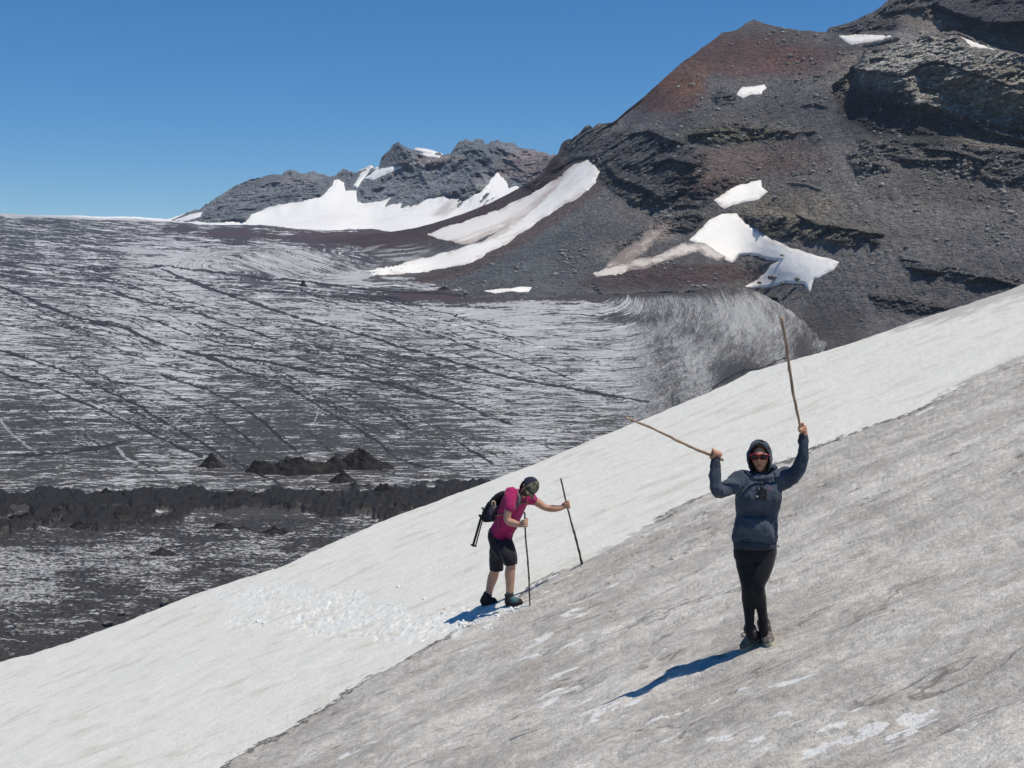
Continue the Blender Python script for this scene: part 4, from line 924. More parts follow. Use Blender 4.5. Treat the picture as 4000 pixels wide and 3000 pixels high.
def solid(name, pieces, mat, parent, voxel=0.006, smooth=2, post=None, attrs=None, label=None):
    """fuse the pieces into one continuous skin"""
    v, f = joinp(pieces); o_ = np.array(parent['_o'])
    me = bpy.data.meshes.new('tmp'); me.from_pydata([tuple(p) for p in v - o_], [], f); me.update()
    t = bpy.data.objects.new('tmp', me); C.objects.link(t)
    r = t.modifiers.new('r', 'REMESH'); r.mode = 'VOXEL'; r.voxel_size = voxel
    if smooth: s = t.modifiers.new('s', 'SMOOTH'); s.factor = 0.5; s.iterations = smooth
    dg = bpy.context.evaluated_depsgraph_get(); ev = t.evaluated_get(dg); em = bpy.data.meshes.new_from_object(ev)
    n = len(em.vertices); co = np.empty(n * 3); em.vertices.foreach_get('co', co); co = co.reshape(-1, 3)
    no = np.empty(n * 3); em.vertices.foreach_get('normal', no); no = no.reshape(-1, 3)
    if post: co = post(co + o_, no) - o_
    em.vertices.foreach_set('co', co.astype(np.float32).ravel()); em.polygons.foreach_set('use_smooth', np.ones(len(em.polygons), bool)); em.update()
    if attrs:
        for k_, fn in attrs.items():
            at = em.attributes.new(k_, 'FLOAT', 'POINT'); at.data.foreach_set('value', fn(co + o_).astype(np.float32))
    em.materials.clear(); em.materials.append(mat); em.name = name
    bpy.data.objects.remove(t)
    o = bpy.data.objects.new(name, em); C.objects.link(o); o.parent = parent
    if label: o['label'] = label
    return o
def part(name, pieces, mat, parent, label=None, smooth=True):
    v, f = joinp(pieces) if isinstance(pieces, list) else pieces
    o = mk(name, v, [tuple(int(i) for i in q) for q in f], mat, parent=parent, smooth=smooth)
    if label: o['label'] = label
    return o
def root(name, loc, label, cat, group=None):
    e = empty(name, tuple(loc)); e['_o'] = [float(q) for q in loc]; tag(e, label, cat, group); return e
def subroot(o, parent): o['_o'] = parent['_o']; return o
def frame(f, up):
    f = nrm(f); r = nrm(np.cross(f, up)); return r, nrm(np.cross(r, f)), f    # right, up, forward
def head_piece(c, f, up, w_=0.076, h_=0.116, d_=0.098, jaw=0.62):
    r, u, f = frame(f, up); vs, fs = ball(np.zeros(3), (1, 1, 1), n=40, m_=32)
    x, z, y = vs[:, 0], vs[:, 1], vs[:, 2]               # x right, z up, y forward
    low_ = np.clip(-z, 0, 1)
    wx = w_ * (1 - (1 - jaw) * low_ ** 1.3); dy = np.where(y > 0, d_ * 0.93, d_) * (1 - 0.12 * low_ * (y < 0))
    px, py, pz = x * wx, y * dy, z * h_
    face = sstep(0.1, 0.7, y)
    g = lambda a, b, sa, sb: np.exp(-((px - a) / sa) ** 2 - ((pz - b) / sb) ** 2) * face
    py = py + 0.022 * g(0, -0.020, .010, .020) + 0.010 * g(0, -0.002, .008, .02) - 0.009 * (g(.032, .008, .016, .011) + g(-.032, .008, .016, .011)) + 0.007 * g(0, -0.062, .022, .008) + 0.010 * g(0, -.095, .024, .016) + 0.004 * g(0, .03, .05, .010)
    py = py - 0.004 * g(0, -.075, .02, .005)
    q = px[:, None] * r + pz[:, None] * u + py[:, None] * f + c
    ears = []
    for s in (-1, 1): ears.append(ball(c + r * s * w_ * 0.98 + u * -0.005 - f * 0.008, (0.007, 0.03, 0.018), ax=[r, u, f], n=12, m_=8))
    return [(q, fs)] + ears
def shell(c, rad, f, up, th0, th1=180, thick=0.01, n=48, m_=30, fold=0.0, seed=0, cut=None):
    """hollow cap around a head, open towards the face; th0(phi) is where it starts"""
    r, u, f = frame(f, up); ph = np.linspace(0, 2 * np.pi, n, endpoint=False)
    t0 = np.radians(np.array([th0(math.degrees(p)) for p in ph])); tt_ = np.linspace(0, 1, m_)[:, None]
    TH = t0[None] + (np.radians(th1) - t0[None]) * tt_
    d = np.sin(TH)[..., None] * (np.cos(ph)[None, :, None] * r + np.sin(ph)[None, :, None] * u) * 1.0 + np.cos(TH)[..., None] * f
    dr, du, df = d @ r, d @ u, d @ f
    def lay(k):
        rr_ = np.array(rad) + k
        wv = fold * fbm(dr * 3, du * 3, df * 3, scale=1.2, octs=3, seed=seed) 
        return c + (dr * (rr_[0] + wv))[..., None] * r + (du * (rr_[1] + wv))[..., None] * u + (df * (rr_[2] + wv))[..., None] * f
    o_, i_ = lay(thick), lay(0)
    A = np.concatenate([i_[::-1], (0.5 * (o_[:1] + i_[:1]) + f * thick * 0.5), o_], 0)
    k = A.shape[0]; idx = np.arange(k * n).reshape(k, n)
    fs = np.stack([idx[:-1], np.roll(idx, -1, 1)[:-1], np.roll(idx, -1, 1)[1:], idx[1:]], -1).reshape(-1, 4)
    return A.reshape(-1, 3), [tuple(q) for q in fs]
def fist(c, axis, wrist, rs=0.013, s=1.0, flip=1, thumb_up=1):
    """a hand closed round a stick: palm, four fingers of different lengths wrapped round, thumb across"""
    a = nrm(axis) * thumb_up; w_ = nrm(wrist - c - a * np.dot(wrist - c, a)); n_ = np.cross(a, w_) * flip; ps = []
    rf = 0.0098 * s; Rr = rs + rf * 0.95
    pc = c + w_ * 0.030 * s + n_ * 0.014 * s
    ps.append(loft([(wrist, a * 0.026 * s, n_ * 0.021 * s), (wrist * .5 + pc * .5, a * 0.030 * s, n_ * 0.021 * s), (pc + a * 0.0, a * 0.042 * s, n_ * 0.019 * s), (pc - w_ * 0.022 * s + n_ * .006, a * 0.041 * s, n_ * 0.015 * s)], 14, 3))
    ps.append(ball(pc + w_ * 0.01 - n_ * 0.005 + a * 0.018, (0.022 * s, 0.02 * s, 0.02 * s)))
    for i, (off, ln_) in enumerate([(0.031, 1.0), (0.0105, 1.06), (-0.010, 1.0), (-0.030, 0.86)]):
        pts = []; rd = []
        for t in np.linspace(0, 1, 7):
            phi = math.radians(48 + (318 - 48) * t * ln_); RR = Rr * (1.45 - 0.45 * min(1, t * 2.2))
            pts.append(c + a * (off * s) + RR * (math.cos(phi) * w_ + math.sin(phi) * n_)); rd.append(rf * (1.06 - 0.22 * t))
        ps.append(tube(pts, rd, 10, 3))
    tp = []
    for t, phi in ((0, 5), (0.3, -45), (0.6, -105), (1.0, -165)):
        tp.append(c + a * ((0.012 + 0.038 * t) * s) + (Rr * (1.5 - 0.4 * t)) * (math.cos(math.radians(phi)) * w_ + math.sin(math.radians(phi)) * n_))
    ps.append(tube(tp, np.array([0.0135, 0.0125, 0.0112, 0.0098]) * s, 10, 3))
    return ps
def boot_pieces(heel, toe, ankle, up, w_=0.046, h_=0.10, shaft=0.05, top=None):
    L_ = toe - heel; ln_ = np.linalg.norm(L_); fwd = L_ / ln_; side = nrm(np.cross(fwd, up)); up = nrm(np.cross(side, fwd))
    S = lambda t, z, wa, hb: (heel + fwd * (t * ln_) + up * z, side * wa, up * hb)
    upper = loft([(heel + fwd * (-0.012) + up * 0.045, side * 0.018, up * 0.028), S(0.05, .05, w_ * .78, .040), S(0.25, .055, w_ * .85, .048), S(0.45, .055, w_ * .92, .047), S(0.65, .046, w_ * 1.05, .036), S(0.85, .038, w_ * 1.02, .028), S(0.97, .033, w_ * .7, .020), S(1.02, .03, w_ * .3, .010)], 20, 3)
    a0 = heel + fwd * (0.27 * ln_) + up * 0.06; tp = top if top is not None else ankle
    sh = tube([a0, a0 * .5 + tp * .5, tp], [shaft * 1.05, shaft * 1.0, shaft * 1.04], 18, 4, round_=False)
    out = []
    for t in np.linspace(0, 2 * np.pi, 36, endpoint=False):
        u_ = 0.5 - 0.56 * math.cos(t); wid = w_ * (0.86 + 0.26 * math.exp(-((u_ - 0.72) / 0.25) ** 2)) * abs(math.sin(t)) ** 0.6 * (1 if math.sin(t) >= 0 else -1)
        out.append(heel + fwd * (u_ * ln_) + side * wid)
    out = np.array(out); n = 36; vs = np.concatenate([out - up * 0.004, out * 1.0 + up * 0.028]); fs = [tuple(range(n))[::-1], tuple(range(n, 2 * n))] + [(i, (i + 1) % n, n + (i + 1) % n, n + i) for i in range(n)]
    laces = []
    for k in range(5):
        t = 0.34 + 0.085 * k; q = heel + fwd * (t * ln_) + up * (0.105 - 0.0 - 0.011 * k)
        if k < 1: q = q + up * 0.012
        laces.append(tube([q - side * .024, q + up * .006, q + side * .024], [.0032] * 3, 6, 3))
    return [upper, sh], (vs, fs), laces, (fwd, side, up)
SLN = nrm(np.array([-SX, -SY, 1.0]))
skin_w = simple_mat('skin_fair', (0.50, 0.25, 0.15), (0.56, 0.30, 0.19), 25, 0.55, 0.0, 0.35)
skin_m = simple_mat('skin_tanned', (0.47, 0.26, 0.18), (0.54, 0.31, 0.215), 25, 0.55, 0.0, 0.35)
def cloth(name, c1, c2, sc=60, bump=0.002, big=6, rough=0.9):
    m = Mat(name, rough=rough, spec=0.15); ob = m.obj(); n_ = m.noise(ob, sc, 3, 0.6); b_ = m.noise(ob, big, 3, 0.5)
    m.b.inputs['Sheen Weight'].default_value = 0.12
    return m.done(m.mix(m.mapr(b_, .35, .65), c1, c2), m.bump(n_, bump, 0.5))
navy = cloth('hoodie_cotton', (0.048, 0.060, 0.084), (0.072, 0.088, 0.116))
navy2 = cloth('hoodie_rib', (0.035, 0.042, 0.058), (0.045, 0.054, 0.072), 120)
black = cloth('black_lycra', (0.011, 0.011, 0.014), (0.016, 0.016, 0.020), 80, .001, 9, 0.6)
blackm = simple_mat('black_plastic', (0.008, 0.008, 0.009), (0.015, 0.015, 0.016), 20, 0.4, 0, 0.4)
hair_m = simple_mat('dark_hair', (0.006, 0.005, 0.004), (0.014, 0.010, 0.008), 60, 0.75, 0.002, 0.1)
boot_g = simple_mat('grey_boot_leather', (0.085, 0.078, 0.073), (0.23, 0.21, 0.195), 22, 0.8, 0.003)
sole_p = simple_mat('pale_midsole', (0.34, 0.31, 0.21), (0.46, 0.43, 0.33), 18, 0.8, 0.003)
red_m = simple_mat('red_acetate', (0.20, 0.006, 0.010), (0.26, 0.010, 0.015), 10, 0.25, 0, 0.5)
lens_m = simple_mat('dark_lens', (0.012, 0.009, 0.010), (0.018, 0.012, 0.013), 10, 0.08, 0, 0.5)
lip_m = simple_mat('lips', (0.36, 0.13, 0.12), (0.40, 0.15, 0.13), 30, 0.5, 0)
def wrinkle(amp, sc, seed, zs=1.0, big=0.0, bsc=4):
    def f(co, no):
        n_ = fbm(co[:, 0], co[:, 1], co[:, 2] * zs, scale=sc, octs=3, gain=0.55, seed=seed, kind=1)
        b_ = fbm(co[:, 0], co[:, 1], co[:, 2], scale=bsc, octs=2, seed=seed + 4)
        return co + no * (amp * n_ + big * b_)[:, None]
    return f
# ---- woman with both sticks raised
def gp(x, y, f): return f(x, y)
def wz(x, y): return 678.4 + x * 0.16203, 396.8 + y * 0.16203
YWB = float(np.mean([slope_y_at(*wz(450, 1570)), slope_y_at(*wz(560, 1545))]))
def W(x, y, d=0.0): u, v = wz(x, y); return P(u, v, YWB + d)
def WG(x, y, lift=0.0):
    u, v = wz(x, y); p = P(u, v, float(slope_y_at(u, v))); return p + np.array([0, 0, snow_z(p[0], p[1]) - p[2] + lift])
MZ = 0.16203 / FPX * YWB
wo = WG(500, 1575)
wom = root('person', wo, 'woman in a dark blue hoodie and black leggings with red sunglasses, raising both arms', 'person')
X3, Y3, Z3 = np.eye(3)
hf = nrm([-0.28, -1.0, 0.02]); hup = nrm([0.0, 0.1, 1.0]); hc = W(506, 372, 0.0)
hr_, hu_, hf_ = frame(hf, hup)
handL = W(237, 352, -0.17); handR = W(769, 207, -0.12)
stL = [W(-316, 131, -0.30), handL + 0 * Z3, W(268, 386, -0.155)]
stL_ax = nrm(stL[0] - W(268, 386, -0.155)); stR_ax = nrm(W(636, -483, -0.35) - W(777, 316, -0.10))
wrL = W(229, 402, -0.165); wrR = W(771, 250, -0.115)
armL = ([W(400, 525, 0), W(325, 550, -.09), W(248, 578, -.18), W(228, 520, -.185), W(226, 455, -.175), wrL], )
armR = ([W(618, 525, 0), W(690, 492, -.05), W(748, 440, -.09), W(765, 370, -.105), W(770, 305, -.11), wrR], )
body = head_piece(hc, hf, hup, 0.072, 0.117, 0.096)
body += [tube([W(512, 430, .03), W(512, 480, .03), W(510, 530, .02)], [.052, .05, .07])]
body += [loft([(W(505, 515, .01), X3 * .12, Y3 * .06), (W(500, 600, 0), X3 * .155, Y3 * .09), (W(490, 720, 0), X3 * .135, Y3 * .09), (W(475, 830, 0), X3 * .145, Y3 * .1), (W(473, 950, 0), X3 * .15, Y3 * .1)], 24)]
body += [tube(armL[0], [.045, .042, .038, .036, .030, .024]), tube(armR[0], [.045, .042, .038, .036, .030, .024])]
ank1, ank2 = W(443, 1440, -.02), W(527, 1405, .0)
legR = [W(420, 950, 0), W(420, 1060, -.01), W(432, 1180, -.03), W(434, 1260, 0), W(440, 1350, 0), ank1]
legL = [W(530, 950, 0), W(510, 1070, -.04), W(490, 1160, -.07), W(502, 1240, -.03), W(516, 1320, 0), ank2]
body += [tube(legR, [.075, .066, .05, .045, .034, .026]), tube(legL, [.075, .066, .05, .045, .034, .026])]
body += fist(handL, stL_ax, wrL, 0.011, 0.98, flip=-1, thumb_up=1) + fist(handR, stR_ax, wrR, 0.011, 0.98, flip=1, thumb_up=1)
solid('body', body, skin_w, wom, voxel=0.0042, smooth=1)
part('mouth', [ball(hc + hf_ * 0.092 - hu_ * 0.060, (0.021, 0.0055, 0.006), ax=[hr_, hu_, hf_])], lip_m, wom)
# hair and hood
def th_hair(p): s = math.sin(math.radians(p)); return 57 - 15 * max(s, 0) + 26 * max(-s, 0)
part('hair', [shell(hc - hf_ * 0.002 + hu_ * .002, (0.075, 0.121, 0.100), hf, hup, th_hair, 175, 0.012, fold=.003, seed=3),
              tube([hc + hr_ * -.074 + hf_ * .03 + hu_ * -.01, hc + hr_ * -.07 + hf_ * .045 - hu_ * .06, hc + hr_ * -.05 + hf_ * .05 - hu_ * .12], [.010, .010, .006]),
              tube([hc + hr_ * .074 + hf_ * .03 + hu_ * -.01, hc + hr_ * .068 + hf_ * .045 - hu_ * .06, hc + hr_ * .045 + hf_ * .05 - hu_ * .12], [.011, .011, .006])], hair_m, wom)
torso = [loft([(W(515, 478, .01), X3 * .075, Y3 * .075), (W(510, 495, .01), X3 * .135, Y3 * .09), (W(505, 525, 0), X3 * .165, Y3 * .108), (W(500, 585, -.035), X3 * .178, Y3 * .125), (W(495, 640, -.05), X3 * .176, Y3 * .124), (W(487, 720, 0), X3 * .166, Y3 * .112),
               (W(478, 800, 0), X3 * .168, Y3 * .126), (W(473, 860, 0), X3 * .172, Y3 * .13), (W(472, 890, 0), X3 * .166, Y3 * .124)], 32),
         tube(armL[0][:-1] + [W(228, 425, -.17)], [.076, .061, .053, .046, .042, .039], 20), tube(armR[0][:-1] + [W(771, 272, -.113)], [.076, .063, .054, .047, .042, .039], 20),
         tube([W(405, 520, 0), W(350, 540, -.05)], [.085, .076], 16), tube([W(612, 520, 0), W(660, 500, -.03)], [.085, .080], 16),
         # folds: pouch pocket, bust
         ball(W(455, 640, -.075), (.075, .065, .075)), ball(W(550, 635, -.075), (.075, .065, .075)),
         loft([(W(478, 742, -.10), X3 * .105, Y3 * .035), (W(476, 800, -.105), X3 * .125, Y3 * .042), (W(474, 868, -.10), X3 * .135, Y3 * .040)], 20)]
hood_c = hc - hf_ * 0.012 + hu_ * -0.006
def th_hood(p): s = math.sin(math.radians(p)); return 61 - 4 * max(s, 0) + 10 * max(-s, 0)
hoodp = shell(hood_c + hr_ * 0.006, (0.086, 0.130, 0.116), hf, hup, th_hood, 178, 0.014, fold=.012, seed=8)
hoodie = solid('hoodie', torso + [tube([W(455, 478, .03), W(440, 500, -.03), W(490, 506, -.075), W(545, 502, -.07), W(588, 490, -.02), W(585, 470, .05), W(520, 465, .09), W(455, 478, .03)], [.026] * 8, 12)],
               navy, wom, voxel=0.006, smooth=3, post=wrinkle(.020, 7, 5, 0.5, .010, 5))
subroot(hoodie, wom)
part('hood', [hoodp, tube([W(462, 462, .05), W(500, 470, .09), W(560, 462, .08), W(590, 440, .05)], [.03, .035, .035, .03])], navy, hoodie)
part('waistband', [loft([(W(471, 884, 0), X3 * .168, Y3 * .128), (W(471, 890, 0), X3 * .172, Y3 * .13), (W(473, 925, 0), X3 * .171, Y3 * .129), (W(473, 930, 0), X3 * .166, Y3 * .124)], 32, 2)], navy2, hoodie)
part('cuff', [tube([W(228, 430, -.17), W(229, 395, -.165)], [.044, .036], 16)], navy2, hoodie)
part('cuff', [tube([W(771, 275, -.113), W(771, 243, -.115)], [.044, .036], 16)], navy2, hoodie)
for dx in (-18, 22):
    part('drawstring', [tube([W(505 + dx * .8, 505, -.125), W(505 + dx, 560, -.155), W(508 + dx * .9, 640 + dx, -.16)], [.003] * 3, 6)], blackm, hoodie)
for i, (x, y, w_) in enumerate([(558, 560, 10), (572, 562, 8), (556, 570, 6), (566, 572, 12), (580, 573, 5)]):
    if i == 0: pr = []
    pr.append(ball(W(x, y, -.158), (w_ * MZ / 2, .003, .0035)))
part('chest_print', pr, simple_mat('red_print', (.42, .10, .12), (.40, .12, .14), 30, .8, 0), hoodie)
part('shirt_hem', [loft([(W(560, 900, .06), X3 * .05, Y3 * .03), (W(585, 925, .05), X3 * .045, Y3 * .025), (W(612, 915, .04), X3 * .018, Y3 * .02)], 12, 3)], simple_mat('lilac_cloth', (.30, .29, .34), (.34, .33, .38), 30, .9, 0), wom)
leg = [loft([(W(473, 905, 0), X3 * .165, Y3 * .115), (W(473, 960, 0), X3 * .172, Y3 * .12), (W(470, 1000, -.005), X3 * .160, Y3 * .11)], 24),
       tube([W(421, 960, 0), W(424, 1040, -.01), W(430, 1110, -.02), W(433, 1180, -.03), W(434, 1250, 0), W(438, 1350, 0), W(442, 1440, -.01), W(450, 1480, 0)], [.096, .086, .072, .058, .054, .040, .037, .036], 20),
       tube([W(528, 960, 0), W(518, 1030, -.03), W(503, 1100, -.06), W(488, 1165, -.075), W(500, 1240, -.03), W(516, 1320, 0), W(526, 1400, .0), W(530, 1445, 0)], [.098, .090, .076, .060, .055, .041, .038, .036], 20)]
solid('leggings', leg, black, wom, voxel=0.006, smooth=3, post=wrinkle(.0025, 14, 9))
b1 = boot_pieces(WG(505, 1512), WG(402, 1578), ank1, SLN, 0.047, shaft=.050, top=W(441, 1430, -.01))
b2 = boot_pieces(WG(548, 1478), WG(568, 1556), ank2, SLN, 0.047, shaft=.050, top=W(525, 1392, 0))
for bp, lb in ((b1, None), (b2, None)):
    bo = solid('boot', bp[0], boot_g, wom, voxel=0.005, smooth=2, post=wrinkle(.003, 22, 12)); subroot(bo, wom)
    part('sole', [bp[1]], sole_p, bo, smooth=False); part('lace', bp[2], blackm, bo)
part('lace', [tube([W(408, 1455, -.06), W(390, 1462, -.07), W(392, 1480, -.07), W(405, 1482, -.06)], [.0035] * 4, 6), tube([W(405, 1472, -.06), W(395, 1470, -.06), W(400, 1480, -.06)], [.003] * 3, 6)], blackm, wom)
# sunglasses
gl = []; lens = []
for s in (-1, 1):
    pts = []
    for t in np.linspace(0, 2 * np.pi, 17):
        cx, cz = math.cos(t), math.sin(t); k = (abs(cx) ** 3 + abs(cz) ** 3) ** (-1 / 3)
        pts.append(hc + hr_ * (s * 0.034 + 0.028 * cx * k) + hu_ * (0.010 + 0.0205 * cz * k) + hf_ * (0.104 - 0.012 * abs(s * 0.034 + 0.028 * cx * k) / 0.06))
    gl.append(tube(pts, [.0052] * 17, 8, 2, round_=False))
    lens.append(ball(hc + hr_ * s * 0.034 + hu_ * 0.010 + hf_ * 0.0965, (0.027, 0.0195, 0.004), ax=[hr_, hu_, hf_]))
    gl.append(tube([hc + hr_ * s * .062 + hu_ * .02 + hf_ * .093, hc + hr_ * s * .078 + hu_ * .018 + hf_ * .06, hc + hr_ * s * .082 + hu_ * .01], [.006, .005, .004], 8))
gl.append(tube([hc - hr_ * .064 + hu_ * .027 + hf_ * .094, hc - hr_ * .03 + hu_ * .032 + hf_ * .103, hc + hu_ * .024 + hf_ * .106, hc + hr_ * .03 + hu_ * .032 + hf_ * .103, hc + hr_ * .064 + hu_ * .027 + hf_ * .094], [.0062] * 5, 8))
sg = part('sunglasses', gl, red_m, wom); subroot(sg, wom); part('lens', [lens[0]], lens_m, sg); part('lens', [lens[1]], lens_m, sg)
# black pouch hanging from the neck
pc_ = W(512, 600, -.19)
po = root('pouch', pc_, 'small black pouch hanging on a cord at the chest of the woman in the hoodie', 'pouch')
solid('bag', [loft([(W(522, 555, -.17), X3 * .012, Y3 * .012), (W(520, 575, -.175), X3 * .026, Y3 * .018), (W(508, 605, -.185), X3 * .038, Y3 * .02), (W(500, 625, -.185), X3 * .02, Y3 * .014)], 14), ball(W(535, 600, -.18), (.016, .014, .05))], blackm, po, voxel=.004, smooth=2)
part('tag', [ball(W(486, 616, -.20), (.010, .004, .008))], simple_mat('grey_tag', (.35, .35, .33), (.4, .4, .38), 10, .7, 0), po)
part('cord', [tube([W(522, 560, -.17), W(517, 530, -.145), W(512, 508, -.11)], [.004] * 3, 6)], blackm, po)
# ---- sticks
wood_p = simple_mat('peeled_wood', (0.30, 0.20, 0.13), (0.46, 0.34, 0.24), 14, 0.8, 0.004, detail=6)
wood_g = simple_mat('weathered_wood', (0.050, 0.043, 0.036), (0.13, 0.115, 0.10), 16, 0.85, 0.004, detail=6)
tip_m = simple_mat('cut_wood', (0.50, 0.33, 0.20), (0.58, 0.42, 0.28), 20, 0.8, 0)
def stick(a, b, r0, r1, mat, seed, label, bend=0.012, tipe=0.0):
    rg = random.Random(seed); n = 26; pts, rd = [], []
    d = b - a; s1 = nrm(np.cross(d, [0.3, 1, 0.1])); s2 = nrm(np.cross(d, s1))
    for i in range(n + 1):
        t = i / n; e_ = math.sin(math.pi * t)
        pts.append(a + d * t + s1 * (bend * e_ * math.sin(t * 5 + seed) + rg.uniform(-.002, .002)) + s2 * (bend * e_ * math.cos(t * 4 + seed) * .6)); k_ = 1.25 if rg.random() < 0.16 else 1
        rd.append((r0 + (r1 - r0) * t) * rg.uniform(.93, 1.07) * k_)
    o = root('hiking_stick', a, label, 'walking stick', 'long wooden sticks carried by the hikers')
    part('shaft', [tube(pts, rd, 10, 2)], mat, o)
    part('tip', [tube([a - nrm(d) * .004, a + d * 0.012], [r0 * 1.06, r0 * 1.05], 10, 1)], tip_m if tipe else mat, o)
stick(W(-316, 131, -0.30), W(270, 388, -0.155), 0.0085, 0.0125, wood_p, 1, "pale peeled stick pointing left from the raised hand of the woman in the hoodie", 0.010, 1)
stick(W(636, -483, -0.35), W(776, 316, -0.10), 0.0125, 0.0095, wood_p, 2, "long pale stick held straight up in the woman's higher raised hand", 0.010, 1)
# ---- man leaning on two sticks
def mz(x, y): return 435.2 + x * 0.10802, 460.8 + y * 0.10802
YMB = float(np.mean([slope_y_at(*mz(490, 1350)), slope_y_at(*mz(730, 1335))]))
def M(x, y, d=0.0): u, v = mz(x, y); return P(u, v, YMB + d)
def MG(x, y, lift=0.0):
    u, v = mz(x, y); p = P(u, v, float(slope_y_at(u, v))); return p + np.array([0, 0, snow_z(p[0], p[1]) - p[2] + lift])
dR = float(slope_y_at(*mz(470, 1345))) - YMB; dF = float(slope_y_at(*mz(700, 1340))) - YMB
man = root('person', MG(600, 1345), 'man in a magenta t-shirt, black shorts and a cap, bent over and leaning on sticks', 'person')
sh = nrm([0.66, 0.75, 0.0]); sp = nrm([0.40, -0.22, 0.90]); fa = nrm(np.cross(sh, sp)); fa = fa if fa[0] > 0 else -fa
shirt_m = cloth('magenta_jersey', (0.31, 0.016, 0.092), (0.40, 0.024, 0.125), 70, .002, 5, .85)
short_m = cloth('black_shorts', (0.018, 0.018, 0.022), (0.026, 0.026, 0.032), 70, .002, 6)
cap_n = simple_mat('navy_cap', (0.016, 0.019, 0.036), (0.026, 0.030, 0.050), 30, 0.8, .001)
cap_c = simple_mat('camo_cap', (0.060, 0.058, 0.042), (0.20, 0.185, 0.13), 22, 0.85, .001, lo=.47, hi=.53)
pack_m = simple_mat('black_nylon', (0.010, 0.010, 0.013), (0.022, 0.022, 0.026), 25, 0.7, .004)
strap_g = simple_mat('grey_strap', (0.11, 0.10, 0.12), (0.15, 0.14, 0.16), 40, 0.8, .001)
strap_o = simple_mat('olive_webbing', (0.20, 0.13, 0.055), (0.28, 0.19, 0.09), 40, 0.8, .001)
boot_t = simple_mat('dark_boot_suede', (0.022, 0.018, 0.019), (0.045, 0.038, 0.038), 25, 0.8, .003)
teal_m = simple_mat('teal_boot_panel', (0.045, 0.105, 0.125), (0.075, 0.155, 0.175), 30, 0.7, .002)
grey_s = simple_mat('dark_rubber', (0.020, 0.020, 0.021), (0.032, 0.032, 0.033), 20, 0.8, 0)
f_h = nrm([0.28, -0.62, -0.72]); u_h = nrm([0.78, -0.32, 0.50]); mhc = M(866, 243, -.20)
mr, mu_, mf = frame(f_h, u_h)
h1 = M(830, 585, -.42); w1 = M(788, 600, -.38); h2 = M(1224, 420, .06); w2 = M(1183, 440, .06)
s1b = MG(877, 1362); s2b = MG(1360, 993)
s1t = M(828, 482, -.44); s2t = M(1163, 165, .02)
h1 = s1t + (s1b - s1t) * ((583 - 482) / (1362 - 482)); h2 = s2t + (s2b - s2t) * ((418 - 165) / (993 - 165))
w1 = h1 + (w1 - M(830, 585, -.42)); w2 = h2 + (w2 - M(1224, 420, .06))
a1 = [M(695, 320, -.24), M(680, 440, -.30), M(668, 545, -.32), M(722, 578, -.35), w1]
a2 = [M(880, 350, .06), M(945, 385, .08), M(1020, 432, .09), M(1105, 442, .08), w2]
bd = head_piece(mhc, f_h, u_h, 0.078, 0.118, 0.100, jaw=.74)
bd += [tube([M(850, 265, -.19), M(805, 305, -.14), M(760, 340, -.10)], [.055, .056, .07]),
       loft([(M(755, 330, -.09), fa * .08, sh * .14), (M(715, 420, -.06), fa * .09, sh * .14), (M(655, 560, -.02), fa * .09, sh * .125), (M(605, 690, 0), fa * .085, sh * .11), (M(608, 760, 0), fa * .07, sh * .09)], 22),
       tube(a1, [.055, .050, .042, .044, .029]), tube(a2, [.052, .050, .041, .042, .029]),
       tube([M(590, 770, .05), M(560, 900, dR * .6), M(556, 1000, dR * .8), M(532, 1085, dR), M(505, 1180, dR), M(492, 1260, dR)], [.06, .055, .054, .062, .046, .040]),
       tube([M(625, 770, -.03), M(680, 880, dF * .8), M(700, 950, dF), M(692, 1040, dF), M(693, 1130, dF), M(690, 1240, dF)], [.06, .055, .054, .062, .052, .042])]
bd += fist(h1, s1t - s1b, w1, 0.013, 1.08, flip=1) + fist(h2, s2t - s2b, w2, 0.014, 1.08, flip=-1)
solid('body', bd, skin_m, man, voxel=0.0048, smooth=1)
part('beard', [shell(mhc - mu_ * .012, (0.079, 0.108, 0.098), f_h, u_h, lambda p: 62 if math.sin(math.radians(p)) > -.15 else 20 + 35 * (1 + math.sin(math.radians(p))), 66 + 0, .004)], simple_mat('stubble', (.045, .028, .02), (.09, .055, .04), 60, .8, .001), man)
part('hair', [shell(mhc, (0.079, 0.119, 0.101), f_h, u_h, lambda p: 85, 175, .003)], hair_m, man)
def capfn(lo, hi, rad, thick, fd):
    # dome over the crown: polar axis = up
    return shell(mhc + mu_ * .012, rad, u_h, -f_h, lambda p: 4, hi, thick, n=44)
cap = part('cap', [shell(mhc + mu_ * .018 - mf * .004, (0.086, 0.106, 0.110), u_h, -f_h, lambda p: 3, 96, .005)], cap_n, man); subroot(cap, man)
def wedge(rad, az0, az1, hi, grow):
    th = np.linspace(math.radians(6), math.radians(hi), 16); az = np.radians(np.linspace(az0, az1, 22)); TH, AZ = np.meshgrid(th, az, indexing='ij')
    d = np.sin(TH)[..., None] * (np.sin(AZ)[..., None] * mr * (rad[0] + grow) + np.cos(AZ)[..., None] * mf * (rad[2] + grow)) + np.cos(TH)[..., None] * mu_ * (rad[1] + grow)
    q = (mhc + mu_ * .018 - mf * .004 + d); q2 = mhc + (q - mhc) * 0.97
    A = np.concatenate([q, q2[::-1]]); k, n = A.shape[:2]
    return A.reshape(-1, 3), [tuple(x) for x in grid_faces(k, n)]
part('front_panel', [wedge((0.086, 0.110, 0.106), -75, 75, 97, .0085)], cap_c, cap)
